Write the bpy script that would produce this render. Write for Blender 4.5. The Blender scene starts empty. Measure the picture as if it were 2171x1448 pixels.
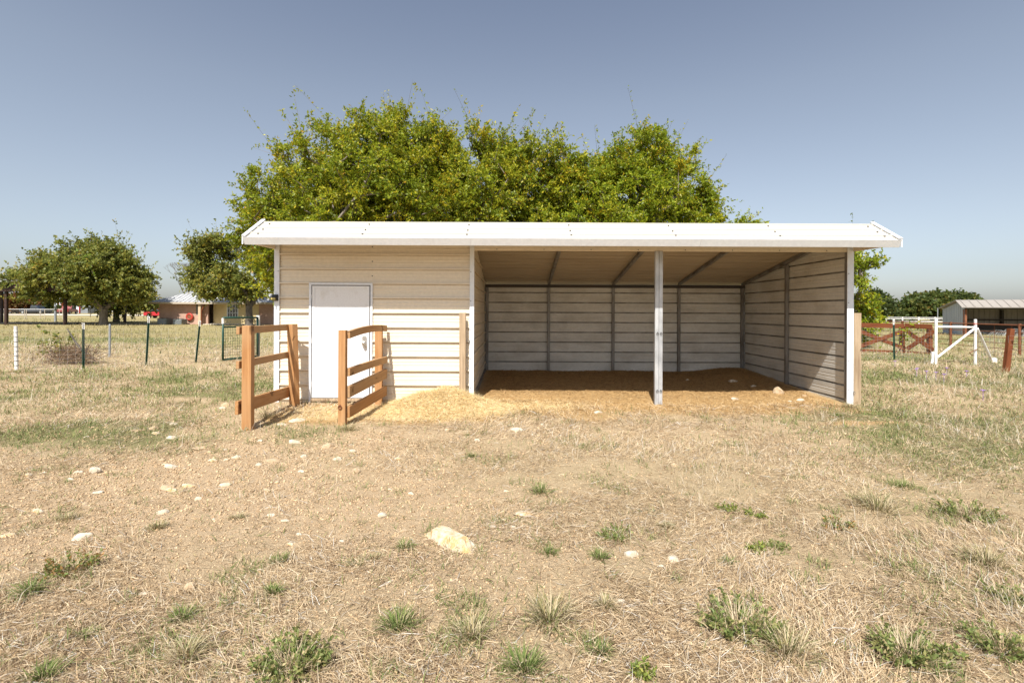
import bpy, bmesh, math, random
import numpy as np
from mathutils import Vector, Matrix
R = math.radians
S = bpy.context.scene
COL = S.collection

# ---------------------------------------------------------------- camera, sky, sun, exposure
F, W, EYE = 1037.0, 2171.0, 1.49          # focal length and width in photo pixels, eye height in metres
VX, HY, ROLL = 1087.0, 660.0, 0.0044
cd = bpy.data.cameras.new('camera'); cam = bpy.data.objects.new('camera', cd); COL.objects.link(cam)
cd.sensor_fit = 'HORIZONTAL'; cd.sensor_width = 36.0; cd.lens = F / W * 36.0
cd.shift_x = -1.5 / W; cd.shift_y = -64.0 / W
cd.clip_start = 0.05; cd.clip_end = 5000
cam.location = (0, 0, EYE); cam.rotation_euler = (R(90), -ROLL, 0)
S.camera = cam
SUN_DIR = Vector((0.2, 1.0, -1.3)).normalized()
wd = bpy.data.worlds.new('World'); S.world = wd; wd.use_nodes = True
wn = wd.node_tree; bg = wn.nodes['Background']
sky = wn.nodes.new('ShaderNodeTexSky'); sky.sky_type = 'NISHITA'; sky.sun_disc = False
sky.sun_elevation = math.asin(-SUN_DIR.z); sky.sun_rotation = math.atan2(-SUN_DIR.x, -SUN_DIR.y)
sky.altitude = 200; sky.air_density = 1.0; sky.dust_density = 2.0; sky.ozone_density = 1.0
hsv = wn.nodes.new('ShaderNodeHueSaturation'); hsv.inputs['Saturation'].default_value = .62
wn.links.new(sky.outputs[0], hsv.inputs['Color']); wtc = wn.nodes.new('ShaderNodeTexCoord'); wsp = wn.nodes.new('ShaderNodeSeparateXYZ'); wn.links.new(wtc.outputs['Generated'], wsp.inputs[0])
wrp = wn.nodes.new('ShaderNodeValToRGB'); we = wrp.color_ramp.elements; we[0].position = 0.0; we[0].color = (1.02, 1.03, 1.08, 1); we[1].position = .62; we[1].color = (.74, .80, .90, 1)
for wp_, wc_ in ((.07, (.97, .985, 1.02)), (.18, (.95, .955, .96)), (.38, (.92, .94, .955))): e_ = we.new(wp_); e_.color = (*wc_, 1)
wn.links.new(wsp.outputs['Z'], wrp.inputs[0]); wmx = wn.nodes.new('ShaderNodeMix'); wmx.data_type = 'RGBA'; wmx.blend_type = 'MULTIPLY'; wmx.inputs[0].default_value = 1
wn.links.new(hsv.outputs[0], wmx.inputs[6]); wn.links.new(wrp.outputs[0], wmx.inputs[7]); wn.links.new(wmx.outputs[2], bg.inputs[0]); bg.inputs[1].default_value = 0.088
sl = bpy.data.lights.new('sun', 'SUN'); sl.energy = 4.6; sl.angle = R(0.5); sl.color = (1.0, 0.96, 0.89)
so = bpy.data.objects.new('sun', sl); COL.objects.link(so)
so.rotation_euler = SUN_DIR.to_track_quat('-Z', 'Y').to_euler(); so.location = (-5, -20, 30)
S.view_settings.view_transform = 'Standard'; S.view_settings.look = 'None'
S.view_settings.exposure = 0.8; S.view_settings.gamma = 1.0
S.render.engine = 'CYCLES'; S.cycles.use_denoising = True
S.cycles.max_bounces = 8; S.cycles.diffuse_bounces = 5; S.cycles.transmission_bounces = 4; S.cycles.transparent_max_bounces = 6

# ---------------------------------------------------------------- helpers
def hz(px): return HY + (px - VX) * ROLL
def gp(px, py, z=0.0):                      # where a point of the photo stands on the ground
    D = F * (EYE - z) / (py - hz(px)); return (px - VX) * D / F, D
def at(px, py, D):                          # a point of the photo at a known distance
    return Vector(((px - VX) * D / F, D, EYE - (py - hz(px)) * D / F))
def hash2(ix, iy, s):
    n = (ix.astype(np.int64) * 374761393 + iy.astype(np.int64) * 668265263 + s * 974634217) & 0xFFFFFFFF
    n = ((n ^ (n >> 13)) * 1274126177) & 0xFFFFFFFF
    return ((n ^ (n >> 16)) & 0xFFFF) / 65535.0
def vn(x, y, s=0):
    x = np.asarray(x, float); y = np.asarray(y, float)
    ix = np.floor(x); iy = np.floor(y); fx = x - ix; fy = y - iy
    fx = fx * fx * (3 - 2 * fx); fy = fy * fy * (3 - 2 * fy)
    a = hash2(ix, iy, s); b = hash2(ix + 1, iy, s); c = hash2(ix, iy + 1, s); d = hash2(ix + 1, iy + 1, s)
    return (a * (1 - fx) + b * fx) * (1 - fy) + (c * (1 - fx) + d * fx) * fy
def fbm(x, y, s=0, o=3):
    t = 0; a = 0.5
    for k in range(o): t = t + a * vn(x * 2 ** k, y * 2 ** k, s + k * 17); a *= 0.5
    return t / (1 - 0.5 ** o)
def sst(a, b, v): t = np.clip((np.asarray(v, float) - a) / (b - a), 0, 1); return t * t * (3 - 2 * t)
SX0, SX1, SY0, SY1 = -3.82, 5.47, 7.92, 11.58      # the shelter's plan
def tz(x, y):                               # ground height
    x = np.asarray(x, float); y = np.asarray(y, float)
    near = 1 - sst(14, 40, y)
    z = (fbm(x * 0.8, y * 0.8, 3, 3) - 0.5) * 0.07 * near
    z = z + (fbm(x * 5, y * 5, 9, 3) - 0.5) * 0.022 * near + ((vn(x * 21, y * 21, 5) - 0.5) * 0.014 + (vn(x * 45, y * 45, 15) - 0.5) * 0.006) * near
    ins = sst(SX0 - .3, SX0 + .6, x) * (1 - sst(SX1 - .05, SX1 + .15, x)) * (1 - sst(11.5, 12.3, y))
    z = z + ins * (sst(7.9, 11.0, y) * 0.10)
    corner = np.exp(-((x - 5.2) / .8) ** 2 - ((y - 11.4) / .9) ** 2) * .07 * ins
    hump = np.exp(-((x - .3) / .6) ** 2 - ((y - 8.6) / .35) ** 2) * .05
    z = z + corner + hump + 0.6 * sst(60, 115, y) * (1 - sst(-30, -15, x))
    return z
def tz1(x, y): return float(tz(np.array([x]), np.array([y]))[0])

def tag(o, label=None, cat=None, group=None, kind=None):
    if label: o['label'] = label
    if cat: o['category'] = cat
    if group: o['group'] = group
    if kind: o['kind'] = kind
    return o
def thing(name, label, cat, loc, group=None):
    o = bpy.data.objects.new(name, None); o.empty_display_size = 0.2; COL.objects.link(o)
    o.location = loc; return tag(o, label, cat, group)
def origin(o):
    v = Vector((0, 0, 0))
    while o: v += o.location; o = o.parent
    return v
class MB:                                   # collects shapes in world coordinates; build() links ONE mesh object
    def __init__(s): s.v = []; s.f = []; s.m = []; s.cur = 0
    def poly(s, pts, faces):
        b = len(s.v); s.v += [Vector(p) for p in pts]
        for f in faces: s.f.append([b + i for i in f]); s.m.append(s.cur)
    def box(s, a, b):
        x0, y0, z0 = a; x1, y1, z1 = b
        s.poly([(x0,y0,z0),(x1,y0,z0),(x1,y1,z0),(x0,y1,z0),(x0,y0,z1),(x1,y0,z1),(x1,y1,z1),(x0,y1,z1)],
               [(0,3,2,1),(4,5,6,7),(0,1,5,4),(1,2,6,5),(2,3,7,6),(3,0,4,7)])
    def bar(s, p0, p1, w, t, up=(0, 0, 1)):  # rectangular bar from p0 to p1
        p0 = Vector(p0); p1 = Vector(p1); d = (p1 - p0).normalized(); u = Vector(up)
        a = d.cross(u)
        if a.length < 1e-4: a = d.cross(Vector((0, 1, 0)))
        a.normalize(); c = a.cross(d).normalized(); P = []
        for p in (p0, p1):
            for sx, sy in ((-1,-1),(1,-1),(1,1),(-1,1)): P.append(p + a * sx * w / 2 + c * sy * t / 2)
        s.poly(P, [(0,1,2,3),(7,6,5,4),(0,4,5,1),(1,5,6,2),(2,6,7,3),(3,7,4,0)])
    def tube(s, pts, r, n=8, cap=True):
        pts = [Vector(p) for p in pts]; rr = r if isinstance(r, (list, tuple)) else [r] * len(pts); b = len(s.v)
        for i, p in enumerate(pts):
            d = (pts[min(i + 1, len(pts) - 1)] - pts[max(i - 1, 0)]).normalized()
            u = Vector((0, 0, 1)) if abs(d.z) < .9 else Vector((1, 0, 0))
            a = d.cross(u).normalized(); c = d.cross(a).normalized()
            for k in range(n):
                t = 2 * math.pi * k / n; s.v.append(p + (a * math.cos(t) + c * math.sin(t)) * rr[i])
        for i in range(len(pts) - 1):
            for k in range(n):
                s.f.append([b + i*n + k, b + i*n + (k+1) % n, b + (i+1)*n + (k+1) % n, b + (i+1)*n + k]); s.m.append(s.cur)
        if cap:
            s.f.append([b + k for k in range(n)][::-1]); s.m.append(s.cur)
            s.f.append([b + (len(pts)-1)*n + k for k in range(n)]); s.m.append(s.cur)
    def ring(s, c, R0, r, ax='y', n=14, k=6):
        c = Vector(c); b = len(s.v)
        for i in range(n):
            t = 2*math.pi*i/n
            for j in range(k):
                u = 2*math.pi*j/k; rad = R0 + r*math.cos(u); w = r*math.sin(u)
                q = {'y': (rad*math.cos(t), w, rad*math.sin(t)), 'x': (w, rad*math.cos(t), rad*math.sin(t)), 'z': (rad*math.cos(t), rad*math.sin(t), w)}[ax]
                s.v.append(c + Vector(q))
        for i in range(n):
            for j in range(k):
                s.f.append([b+i*k+j, b+((i+1)%n)*k+j, b+((i+1)%n)*k+(j+1)%k, b+i*k+(j+1)%k]); s.m.append(s.cur)
    def build(s, name, mat, parent=None, bevel=0, smooth=False, label=None):
        me = bpy.data.meshes.new(name); o0 = origin(parent)
        me.from_pydata([tuple(p - o0) for p in s.v], [], s.f)
        mats = mat if isinstance(mat, (list, tuple)) else [mat]
        for m in mats: me.materials.append(m)
        if len(mats) > 1: me.polygons.foreach_set('material_index', s.m)
        bm = bmesh.new(); bm.from_mesh(me); bmesh.ops.recalc_face_normals(bm, faces=bm.faces)
        if bevel: bmesh.ops.bevel(bm, geom=[e for e in bm.edges if len(e.link_faces) == 2 and e.calc_face_angle() > .5], offset=bevel, segments=1, affect='EDGES', clamp_overlap=True)
        bm.to_mesh(me); bm.free()
        if smooth: me.polygons.foreach_set('use_smooth', [True] * len(me.polygons))
        o = bpy.data.objects.new(name, me); COL.objects.link(o)
        if parent: o.parent = parent
        if label: o['label'] = label
        return o
def raw_mesh(name, V, loops, starts, mat, col=None, parent=None, smooth=False):
    o0 = np.array(origin(parent)); me = bpy.data.meshes.new(name)
    V = np.asarray(V, np.float32) - o0.astype(np.float32)
    me.vertices.add(len(V)); me.vertices.foreach_set('co', V.ravel())
    me.loops.add(len(loops)); me.loops.foreach_set('vertex_index', np.asarray(loops, np.int32))
    me.polygons.add(len(starts)); me.polygons.foreach_set('loop_start', np.asarray(starts, np.int32))
    if col is not None:
        a = me.attributes.new('Col', 'FLOAT_COLOR', 'POINT')
        c4 = np.ones((len(V), 4), np.float32); c4[:, :3] = col; a.data.foreach_set('color', c4.ravel())
    me.update(calc_edges=True)
    if smooth: me.polygons.foreach_set('use_smooth', np.ones(len(starts), bool))
    me.materials.append(mat); o = bpy.data.objects.new(name, me); COL.objects.link(o)
    if parent: o.parent = parent
    return o
def board(name, p0, p1, w, t, mat, parent, side=(1, 0, 0), bevel=.004, bow=0, label=None, seg=6, kind='box'):
    # a length of timber: local Z runs along the grain, local X is the width
    p0 = Vector(p0); p1 = Vector(p1); d = p1 - p0; L = d.length; zc = d.normalized()
    xc = Vector(side); xc = (xc - zc * xc.dot(zc)).normalized(); yc = zc.cross(xc)
    me = bpy.data.meshes.new(name); V = []; Fc = []
    for i in range(seg + 1):
        u = i / seg; b = bow * (1 - (2*u - 1) ** 2)
        for sx, sy in ((-1,-1),(1,-1),(1,1),(-1,1)): V.append((sx*w/2 + b, sy*t/2, u*L))
    for i in range(seg):
        for k in range(4): Fc.append((i*4+k, i*4+(k+1)%4, i*4+4+(k+1)%4, i*4+4+k))
    Fc += [(3,2,1,0), tuple(seg*4+k for k in range(4))]
    me.from_pydata(V, [], Fc); bm = bmesh.new(); bm.from_mesh(me)
    bmesh.ops.recalc_face_normals(bm, faces=bm.faces)
    if bevel: bmesh.ops.bevel(bm, geom=[e for e in bm.edges if e.calc_face_angle(0) > .5], offset=bevel, segments=1, affect='EDGES')
    bm.to_mesh(me); bm.free(); me.materials.append(mat)
    o = bpy.data.objects.new(name, me); COL.objects.link(o)
    M = Matrix((xc, yc, zc)).transposed(); o.rotation_euler = M.to_euler()
    o.location = p0 - origin(parent)
    if parent: o.parent = parent
    if label: o['label'] = label
    return o
def copy_tree(o, parent=None):
    c = o.copy(); COL.objects.link(c); c.parent = parent
    for ch in list(o.children): copy_tree(ch, c)
    return c

# ---------------------------------------------------------------- materials
def newmat(name, rough=.6, spec=.3, metal=0):
    m = bpy.data.materials.new(name); m.use_nodes = True; b = m.node_tree.nodes['Principled BSDF']
    b.inputs['Roughness'].default_value = rough; b.inputs['Specular IOR Level'].default_value = spec; b.inputs['Metallic'].default_value = metal
    return m, m.node_tree.nodes, m.node_tree.links, b
def nnoise(N, L, scale, detail=4, vec=None, stretch=None, coord='Object', rough=.55):
    tc = N.new('ShaderNodeTexCoord'); mp = N.new('ShaderNodeMapping')
    if stretch: mp.inputs['Scale'].default_value = stretch
    L.new(tc.outputs[coord], mp.inputs[0]); n = N.new('ShaderNodeTexNoise')
    n.inputs['Scale'].default_value = scale; n.inputs['Detail'].default_value = detail; n.inputs['Roughness'].default_value = rough
    L.new(mp.outputs[0], n.inputs['Vector']); return n
def ramp(N, L, src, stops):
    r = N.new('ShaderNodeValToRGB'); e = r.color_ramp.elements
    while len(e) < len(stops): e.new(.5)
    for i, (p, c) in enumerate(stops):
        e[i].position = p; e[i].color = (*c, 1) if not isinstance(c, float) else (c, c, c, 1)
    L.new(src, r.inputs[0]); return r
def mix(N, L, fac, a, b, mode='MIX'):
    m = N.new('ShaderNodeMix'); m.data_type = 'RGBA'; m.blend_type = mode
    for sock, v in ((m.inputs[0], fac), (m.inputs[6], a), (m.inputs[7], b)):
        if hasattr(v, 'links'): L.new(v, sock)
        elif isinstance(v, (int, float)): sock.default_value = v
        else: sock.default_value = (*v, 1)
    return m.outputs[2]
def bump(N, L, b, src, dist, strength=.6):
    bp = N.new('ShaderNodeBump'); bp.inputs['Distance'].default_value = dist; bp.inputs['Strength'].default_value = strength
    L.new(src, bp.inputs['Height']); L.new(bp.outputs[0], b.inputs['Normal'])
def painted(name, base, dirt, rough=.45, stretch=(.25, .25, 3), scale=2.2, amt=(.45, .8), spec=.35, metal=0, bscale=0, grime_shade=None):
    m, N, L, b = newmat(name, rough, spec, metal)
    n1 = nnoise(N, L, scale, 6, stretch=stretch); n2 = nnoise(N, L, scale * 9, 4)
    r1 = ramp(N, L, n1.outputs[0], [(amt[0], 0.0), (amt[1], 1.0)])
    c = mix(N, L, r1.outputs[0], base, dirt)
    r2 = ramp(N, L, n2.outputs[0], [(.3, (.93, .93, .93)), (.7, (1.03, 1.03, 1.03))])
    c = mix(N, L, 1.0, c, r2.outputs[0], 'MULTIPLY')
    if grime_shade:                                # dirt plus painted groove shade along every rib of the sheeting, broken by noise
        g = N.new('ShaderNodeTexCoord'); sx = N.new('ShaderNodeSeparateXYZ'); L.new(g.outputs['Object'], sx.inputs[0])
        f1 = N.new('ShaderNodeMath'); f1.operation = 'MULTIPLY_ADD'; f1.inputs[1].default_value = 1 / .2336; f1.inputs[2].default_value = .5 - (.062 + grime_shade[2]) / .2336; L.new(sx.outputs['Z'], f1.inputs[0])
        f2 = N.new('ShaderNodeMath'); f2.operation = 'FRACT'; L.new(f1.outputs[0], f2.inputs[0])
        sr = ramp(N, L, f2.outputs[0], [(.5 - grime_shade[3] * 1.3, 0.0), (.5 - grime_shade[3] * .7, 1.0), (.5 + grime_shade[3] * .7, 1.0), (.5 + grime_shade[3] * 1.3, 0.0)])
        wn_ = nnoise(N, L, 3.5, 5, stretch=(1, 1, .6)); wr_ = ramp(N, L, wn_.outputs[0], [(.3, grime_shade[1] * .55), (.6, grime_shade[1])])
        mm = N.new('ShaderNodeMath'); mm.operation = 'MULTIPLY'; L.new(sr.outputs[0], mm.inputs[0]); L.new(wr_.outputs[0], mm.inputs[1]); c = mix(N, L, mm.outputs[0], c, grime_shade[0])
    L.new(c, b.inputs['Base Color'])
    rr = N.new('ShaderNodeMapRange'); rr.inputs['To Min'].default_value = rough - .1; rr.inputs['To Max'].default_value = rough + .2
    L.new(n2.outputs[0], rr.inputs['Value']); L.new(rr.outputs[0], b.inputs['Roughness'])
    if bscale: bump(N, L, b, n2.outputs[0], bscale, .4)
    return m
def timber(name, c0, c1, c2, grey=None, rough=.75):
    m, N, L, b = newmat(name, rough, .15)
    oi = N.new('ShaderNodeObjectInfo'); tc = N.new('ShaderNodeTexCoord'); va = N.new('ShaderNodeVectorMath'); va.operation = 'ADD'
    L.new(tc.outputs['Object'], va.inputs[0])
    sc = N.new('ShaderNodeVectorMath'); sc.operation = 'SCALE'; sc.inputs['Scale'].default_value = 37.0
    cx = N.new('ShaderNodeCombineXYZ')
    for k in range(3): L.new(oi.outputs['Random'], cx.inputs[k])
    L.new(cx.outputs[0], sc.inputs[0]); L.new(sc.outputs[0], va.inputs[1])
    def nz(scale, st, det=5):
        mp = N.new('ShaderNodeMapping'); mp.inputs['Scale'].default_value = st; L.new(va.outputs[0], mp.inputs[0])
        n = N.new('ShaderNodeTexNoise'); n.inputs['Scale'].default_value = scale; n.inputs['Detail'].default_value = det
        n.inputs['Distortion'].default_value = .4; L.new(mp.outputs[0], n.inputs['Vector']); return n
    g = nz(42, (1, 1, .045)); big = nz(3, (1, 1, .5)); kn = nz(7, (1, 1, .55), 2)
    c = mix(N, L, ramp(N, L, g.outputs[0], [(.33, 0.0), (.66, 1.0)]).outputs[0], c0, c1)
    c = mix(N, L, ramp(N, L, big.outputs[0], [(.42, 0.0), (.75, .75)]).outputs[0], c, c2)
    c = mix(N, L, ramp(N, L, kn.outputs[0], [(.665, 0.0), (.72, .85)]).outputs[0], c, tuple(v * .35 for v in c1))
    if grey: c = mix(N, L, ramp(N, L, nz(2, (1, 1, .8)).outputs[0], [(.5, 0.0), (.8, .8)]).outputs[0], c, grey)
    L.new(c, b.inputs['Base Color']); bump(N, L, b, g.outputs[0], .004, .5); return m
def attrmat(name, rough=.7, trans=.3, spec=.15, sat=1.0):
    m, N, L, b = newmat(name, rough, spec)
    a = N.new('ShaderNodeAttribute'); a.attribute_name = 'Col'; L.new(a.outputs['Color'], b.inputs['Base Color'])
    if trans:
        t = N.new('ShaderNodeBsdfTranslucent'); L.new(a.outputs['Color'], t.inputs[0]); ms = N.new('ShaderNodeMixShader')
        ms.inputs[0].default_value = trans; L.new(b.outputs[0], ms.inputs[1]); L.new(t.outputs[0], ms.inputs[2])
        L.new(ms.outputs[0], N['Material Output'].inputs[0])
    return m
M = {}
M['cream'] = painted('cream_steel', (.70, .62, .495), (.62, .53, .40), .42, amt=(.5, .9), stretch=(.5, .5, 1.2), grime_shade=((.30, .22, .13), .55, -.018, .042))  # line below each rib: grime with the rib's shadow painted in
M['inner'] = painted('pale_primer_steel', (.62, .61, .57), (.36, .33, .28), .5, stretch=(.6, .6, 1.2), amt=(.46, .9), grime_shade=((.05, .038, .026), .85, 0, .05))  # near-black rib lines: dirt with the groove's darkness painted in
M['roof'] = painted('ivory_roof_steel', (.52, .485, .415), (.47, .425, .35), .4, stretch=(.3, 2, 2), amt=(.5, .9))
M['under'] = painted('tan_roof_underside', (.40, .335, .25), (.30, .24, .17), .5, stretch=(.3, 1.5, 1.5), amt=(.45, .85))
M['white'] = painted('white_trim_steel', (.71, .74, .78), (.64, .65, .66), .4, stretch=(1, 1, .5), amt=(.55, .9))
M['door'] = painted('white_door_paint', (.74, .745, .75), (.60, .58, .54), .35, stretch=(1, 1, .6), scale=5, amt=(.56, .8))
M['galv'] = painted('galvanised_steel', (.52, .53, .54), (.33, .34, .35), .42, stretch=(1.5, 1.5, .6), scale=6, amt=(.4, .7), metal=.35, spec=.4)
M['tube'] = painted('dull_steel_tube', (.25, .245, .235), (.14, .12, .10), .5, stretch=(1, 1, .4), scale=5, amt=(.4, .7), metal=.3)
M['beam'] = painted('dark_steel_beam', (.05, .045, .04), (.09, .06, .045), .6, scale=4)
M['screw'] = painted('zinc_screw', (.13, .13, .13), (.09, .085, .08), .5)
M['chrome'] = painted('brushed_nickel', (.62, .60, .57), (.5, .48, .45), .3, metal=.9, spec=.5)
M['black'] = painted('black_plastic', (.012, .012, .013), (.03, .03, .03), .45)
M['lens'] = painted('yellow_lamp_lens', (.45, .36, .12), (.3, .25, .1), .3)
M['cedar'] = timber('cedar_timber', (.44, .235, .10), (.33, .16, .062), (.42, .26, .135))
M['pine'] = timber('weathered_rail_timber', (.43, .255, .125), (.33, .18, .08), (.40, .27, .15), rough=.85)
M['oldwood'] = timber('weathered_post_timber', (.42, .315, .205), (.23, .16, .10), (.46, .355, .245), rough=.85)
M['redwood'] = timber('red_stained_timber', (.17, .052, .020), (.115, .034, .014), (.21, .078, .034), rough=.8)
M['rust'] = painted('rusty_steel', (.19, .072, .036), (.28, .12, .06), .8, scale=6, stretch=(1, 1, 1), metal=.1)
M['wpaint'] = painted('white_pipe_paint', (.78, .77, .75), (.42, .36, .30), .5, scale=7, stretch=(1, 1, 1), amt=(.52, .72))
M['green'] = painted('dark_green_enamel', (.018, .060, .042), (.035, .08, .06), .4, scale=8, stretch=(1, 1, 1))
M['wire'] = painted('galvanised_wire', (.34, .34, .33), (.20, .16, .13), .5, metal=.3)
M['gpost'] = painted('grey_pipe', (.25, .27, .29), (.2, .2, .2), .5)
def bark(name, a, b_):
    m, N, L, b = newmat(name, .9, .1); n = nnoise(N, L, 9, 6, stretch=(1, 1, .25))
    L.new(ramp(N, L, n.outputs[0], [(.3, a), (.7, b_)]).outputs[0], b.inputs['Base Color']); bump(N, L, b, n.outputs[0], .04, .8); return m
M['bark'] = bark('grey_bark', (.10, .082, .062), (.24, .205, .165))
M['darkbark'] = bark('dark_bark', (.05, .043, .036), (.15, .13, .11))
M['leaf'] = attrmat('leaf_blade', .45, .45, .3)
M['grass'] = attrmat('grass_blade', .75, .25, .1)
M['clod'] = attrmat('soil_crumb', .95, 0, .05)

# ---------------------------------------------------------------- ground
def blob(x, y, cx, cy, rx, ry, soft=.5, wob=.5, s=31):
    d = np.sqrt(((x - cx) / rx) ** 2 + ((y - cy) / ry) ** 2) + (fbm(x * 1.3, y * 1.3, s, 3) - .5) * wob
    return 1 - sst(1 - soft, 1 + soft * .4, d)
def z_hay(x, y):       # pale loose straw
    a = blob(x, y, -1.15, 7.35, 1.15, .95, .6, .9) + .8 * blob(x, y, .2, 7.75, 1.5, .5, .6, .8, 5) + .75 * blob(x, y, -2.75, 7.1, .8, .85, .5, .7, 8)
    return np.clip(a, 0, 1)
def z_bed(x, y):       # trodden golden bedding in and before the open bay
    a = sst(-.75, -.45, x) * (1 - sst(5.2, 5.6, x + 0 * y)) * sst(6.7, 7.5, y + (fbm(x * .9, y * .9, 41) - .5) * 1.2 - .12 * np.maximum(0, x - 2)) * (1 - sst(11.5, 11.8, y))
    a = a + .7 * blob(x, y, 4.6, 6.55, .7, .16, .7, .8, 6)
    return np.clip(a, 0, 1)
def z_green(x, y):
    n = fbm(x * .55, y * .55, 61, 4); p = sst(.42, .62, n)
    right = 1.25 * sst(2.6, 5.6, x - .12 * (y - 6)) * sst(2.8, 5.5, y) * (1 - sst(15, 19, y))
    left = (1 - sst(-4.6, -2.9, x)) * sst(4.6, 6.2, y) * (1 - sst(11, 14, y)) * 1.0
    strip = blob(x, y, -3.2, 5.75, 1.6, .55, .8, 1.0, 12) * .7
    low = sst(.4, 2.2, x) * (1 - sst(4, 5.5, y)) * .35 + (1 - sst(-1.2, 0, x)) * (1 - sst(2.6, 3.2, y)) * .3
    far = sst(16, 26, y) * (.35 + .65 * sst(.4, .6, fbm(x * .05, y * .22, 71, 3))) * (1 - .75 * sst(46, 52, y))
    return np.clip((right * .95 + left) * (.35 + .75 * p) + strip * p + low * p + far * .85, 0, 1) * (1 - z_bed(x, y)) * (1 - z_hay(x, y))
def z_soil(x, y):
    a = blob(x, y, -2.5, 4.0, 2.5, 1.7, .7, .9, 22) + .9 * blob(x, y, -2.2, 5.6, 1.3, .6, .6, .8, 23) + .45 * blob(x, y, -.3, 3.2, 1.2, 1.0, .8, 1.2, 24) + .5 * blob(x, y, 1.1, 2.3, .5, .4, .8, 1., 25)
    return np.clip(a, 0, 1)
def axis(fine, a, b, grow, lo, hi):
    c = list(np.arange(a, b + 1e-6, fine)); s = fine; l = [a]; r = [c[-1]]
    while r[-1] < hi: s *= grow; r.append(r[-1] + s)
    s = fine
    while l[-1] > lo: s *= grow; l.append(l[-1] - s)
    return np.array(l[:0:-1] + c + r[1:])
gx = axis(.045, -8.5, 8.5, 1.09, -1500, 1500); gy = axis(.036, 1.4, 9.2, 1.05, -60, 2500)
GX, GY = np.meshgrid(gx, gy); GZ = tz(GX, GY)
nx, ny = len(gx), len(gy)
Vg = np.stack([GX.ravel(), GY.ravel(), GZ.ravel()], 1)
ii = (np.arange(ny - 1)[:, None] * nx + np.arange(nx - 1)[None]).ravel()
lg = np.stack([ii, ii + 1, ii + nx + 1, ii + nx], 1).ravel()
zones = np.stack([np.maximum(z_hay(GX, GY), z_bed(GX, GY) * .6).ravel(), z_green(GX, GY).ravel(), z_soil(GX, GY).ravel()], 1)
m, N, L, b = newmat('pasture_ground', .95, .05)
av = N.new('ShaderNodeAttribute'); av.attribute_name = 'Col'; sp = N.new('ShaderNodeSeparateColor'); L.new(av.outputs['Color'], sp.inputs[0])
n0 = nnoise(N, L, .7, 6); n1 = nnoise(N, L, 5, 6, rough=.7); n2 = nnoise(N, L, 48, 5, rough=.75); n3 = nnoise(N, L, 190, 3, rough=.7)
n4 = nnoise(N, L, 1.0, 5, stretch=(.06, .35, 1))
c = mix(N, L, ramp(N, L, n1.outputs[0], [(.35, 0.0), (.65, 1.0)]).outputs[0], (.50, .375, .235), (.39, .28, .17))
c = mix(N, L, ramp(N, L, n2.outputs[0], [(.45, 0.0), (.62, 1.0)]).outputs[0], c, (.59, .455, .285))
c = mix(N, L, ramp(N, L, n4.outputs[0], [(.45, 0.0), (.7, .5)]).outputs[0], c, (.46, .37, .21))
sf = N.new('ShaderNodeMath'); sf.operation = 'MULTIPLY'; L.new(sp.outputs[2], sf.inputs[0]); sf.inputs[1].default_value = .85
soilc = mix(N, L, ramp(N, L, n1.outputs[0], [(.35, 0.0), (.7, 1.0)]).outputs[0], (.58, .43, .275), (.47, .335, .205))
geo = N.new('ShaderNodeNewGeometry'); sxyz = N.new('ShaderNodeSeparateXYZ'); L.new(geo.outputs['Position'], sxyz.inputs[0])
mrf = N.new('ShaderNodeMapRange'); mrf.inputs['From Min'].default_value = 12; mrf.inputs['From Max'].default_value = 22; L.new(sxyz.outputs['Y'], mrf.inputs['Value'])
fpc = mix(N, L, ramp(N, L, n1.outputs[0], [(.35, 0.0), (.65, 1.0)]).outputs[0], (.345, .285, .145), (.28, .235, .11))
c = mix(N, L, mrf.outputs[0], c, fpc)
c = mix(N, L, sf.outputs[0], c, soilc)
gsum = N.new('ShaderNodeMath'); gsum.operation = 'MULTIPLY_ADD'; L.new(n2.outputs[0], gsum.inputs[0]); gsum.inputs[1].default_value = 1.2
g1 = N.new('ShaderNodeMath'); g1.operation = 'SUBTRACT'; L.new(sp.outputs[1], g1.inputs[0]); g1.inputs[1].default_value = .75
L.new(g1.outputs[0], gsum.inputs[2])
c = mix(N, L, ramp(N, L, gsum.outputs[0], [(.2, 0.0), (.8, .9)]).outputs[0], c, (.20, .195, .085))
hayp = mix(N, L, ramp(N, L, n2.outputs[0], [(.35, 0.0), (.65, 1.0)]).outputs[0], (.60, .45, .22), (.76, .61, .35))
bedp = mix(N, L, ramp(N, L, n2.outputs[0], [(.35, 0.0), (.65, 1.0)]).outputs[0], (.40, .245, .105), (.56, .37, .17))
hayc = mix(N, L, ramp(N, L, sp.outputs[0], [(.6, 0.0), (.8, 1.0)]).outputs[0], bedp, hayp)
c = mix(N, L, ramp(N, L, sp.outputs[0], [(.05, 0.0), (.55, 1.0)]).outputs[0], c, hayc)
c = mix(N, L, ramp(N, L, n3.outputs[0], [(.25, .4), (.45, 0.0)]).outputs[0], c, (.17, .11, .065))
L.new(c, b.inputs['Base Color'])
ad = N.new('ShaderNodeMath'); ad.operation = 'MULTIPLY_ADD'; L.new(n3.outputs[0], ad.inputs[0]); ad.inputs[1].default_value = .4; L.new(n2.outputs[0], ad.inputs[2])
bump(N, L, b, ad.outputs[0], .03, .9)
ground = raw_mesh('ground', Vg, lg, np.arange(len(ii)) * 4, m, zones, smooth=True); tag(ground, kind='structure')

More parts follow.
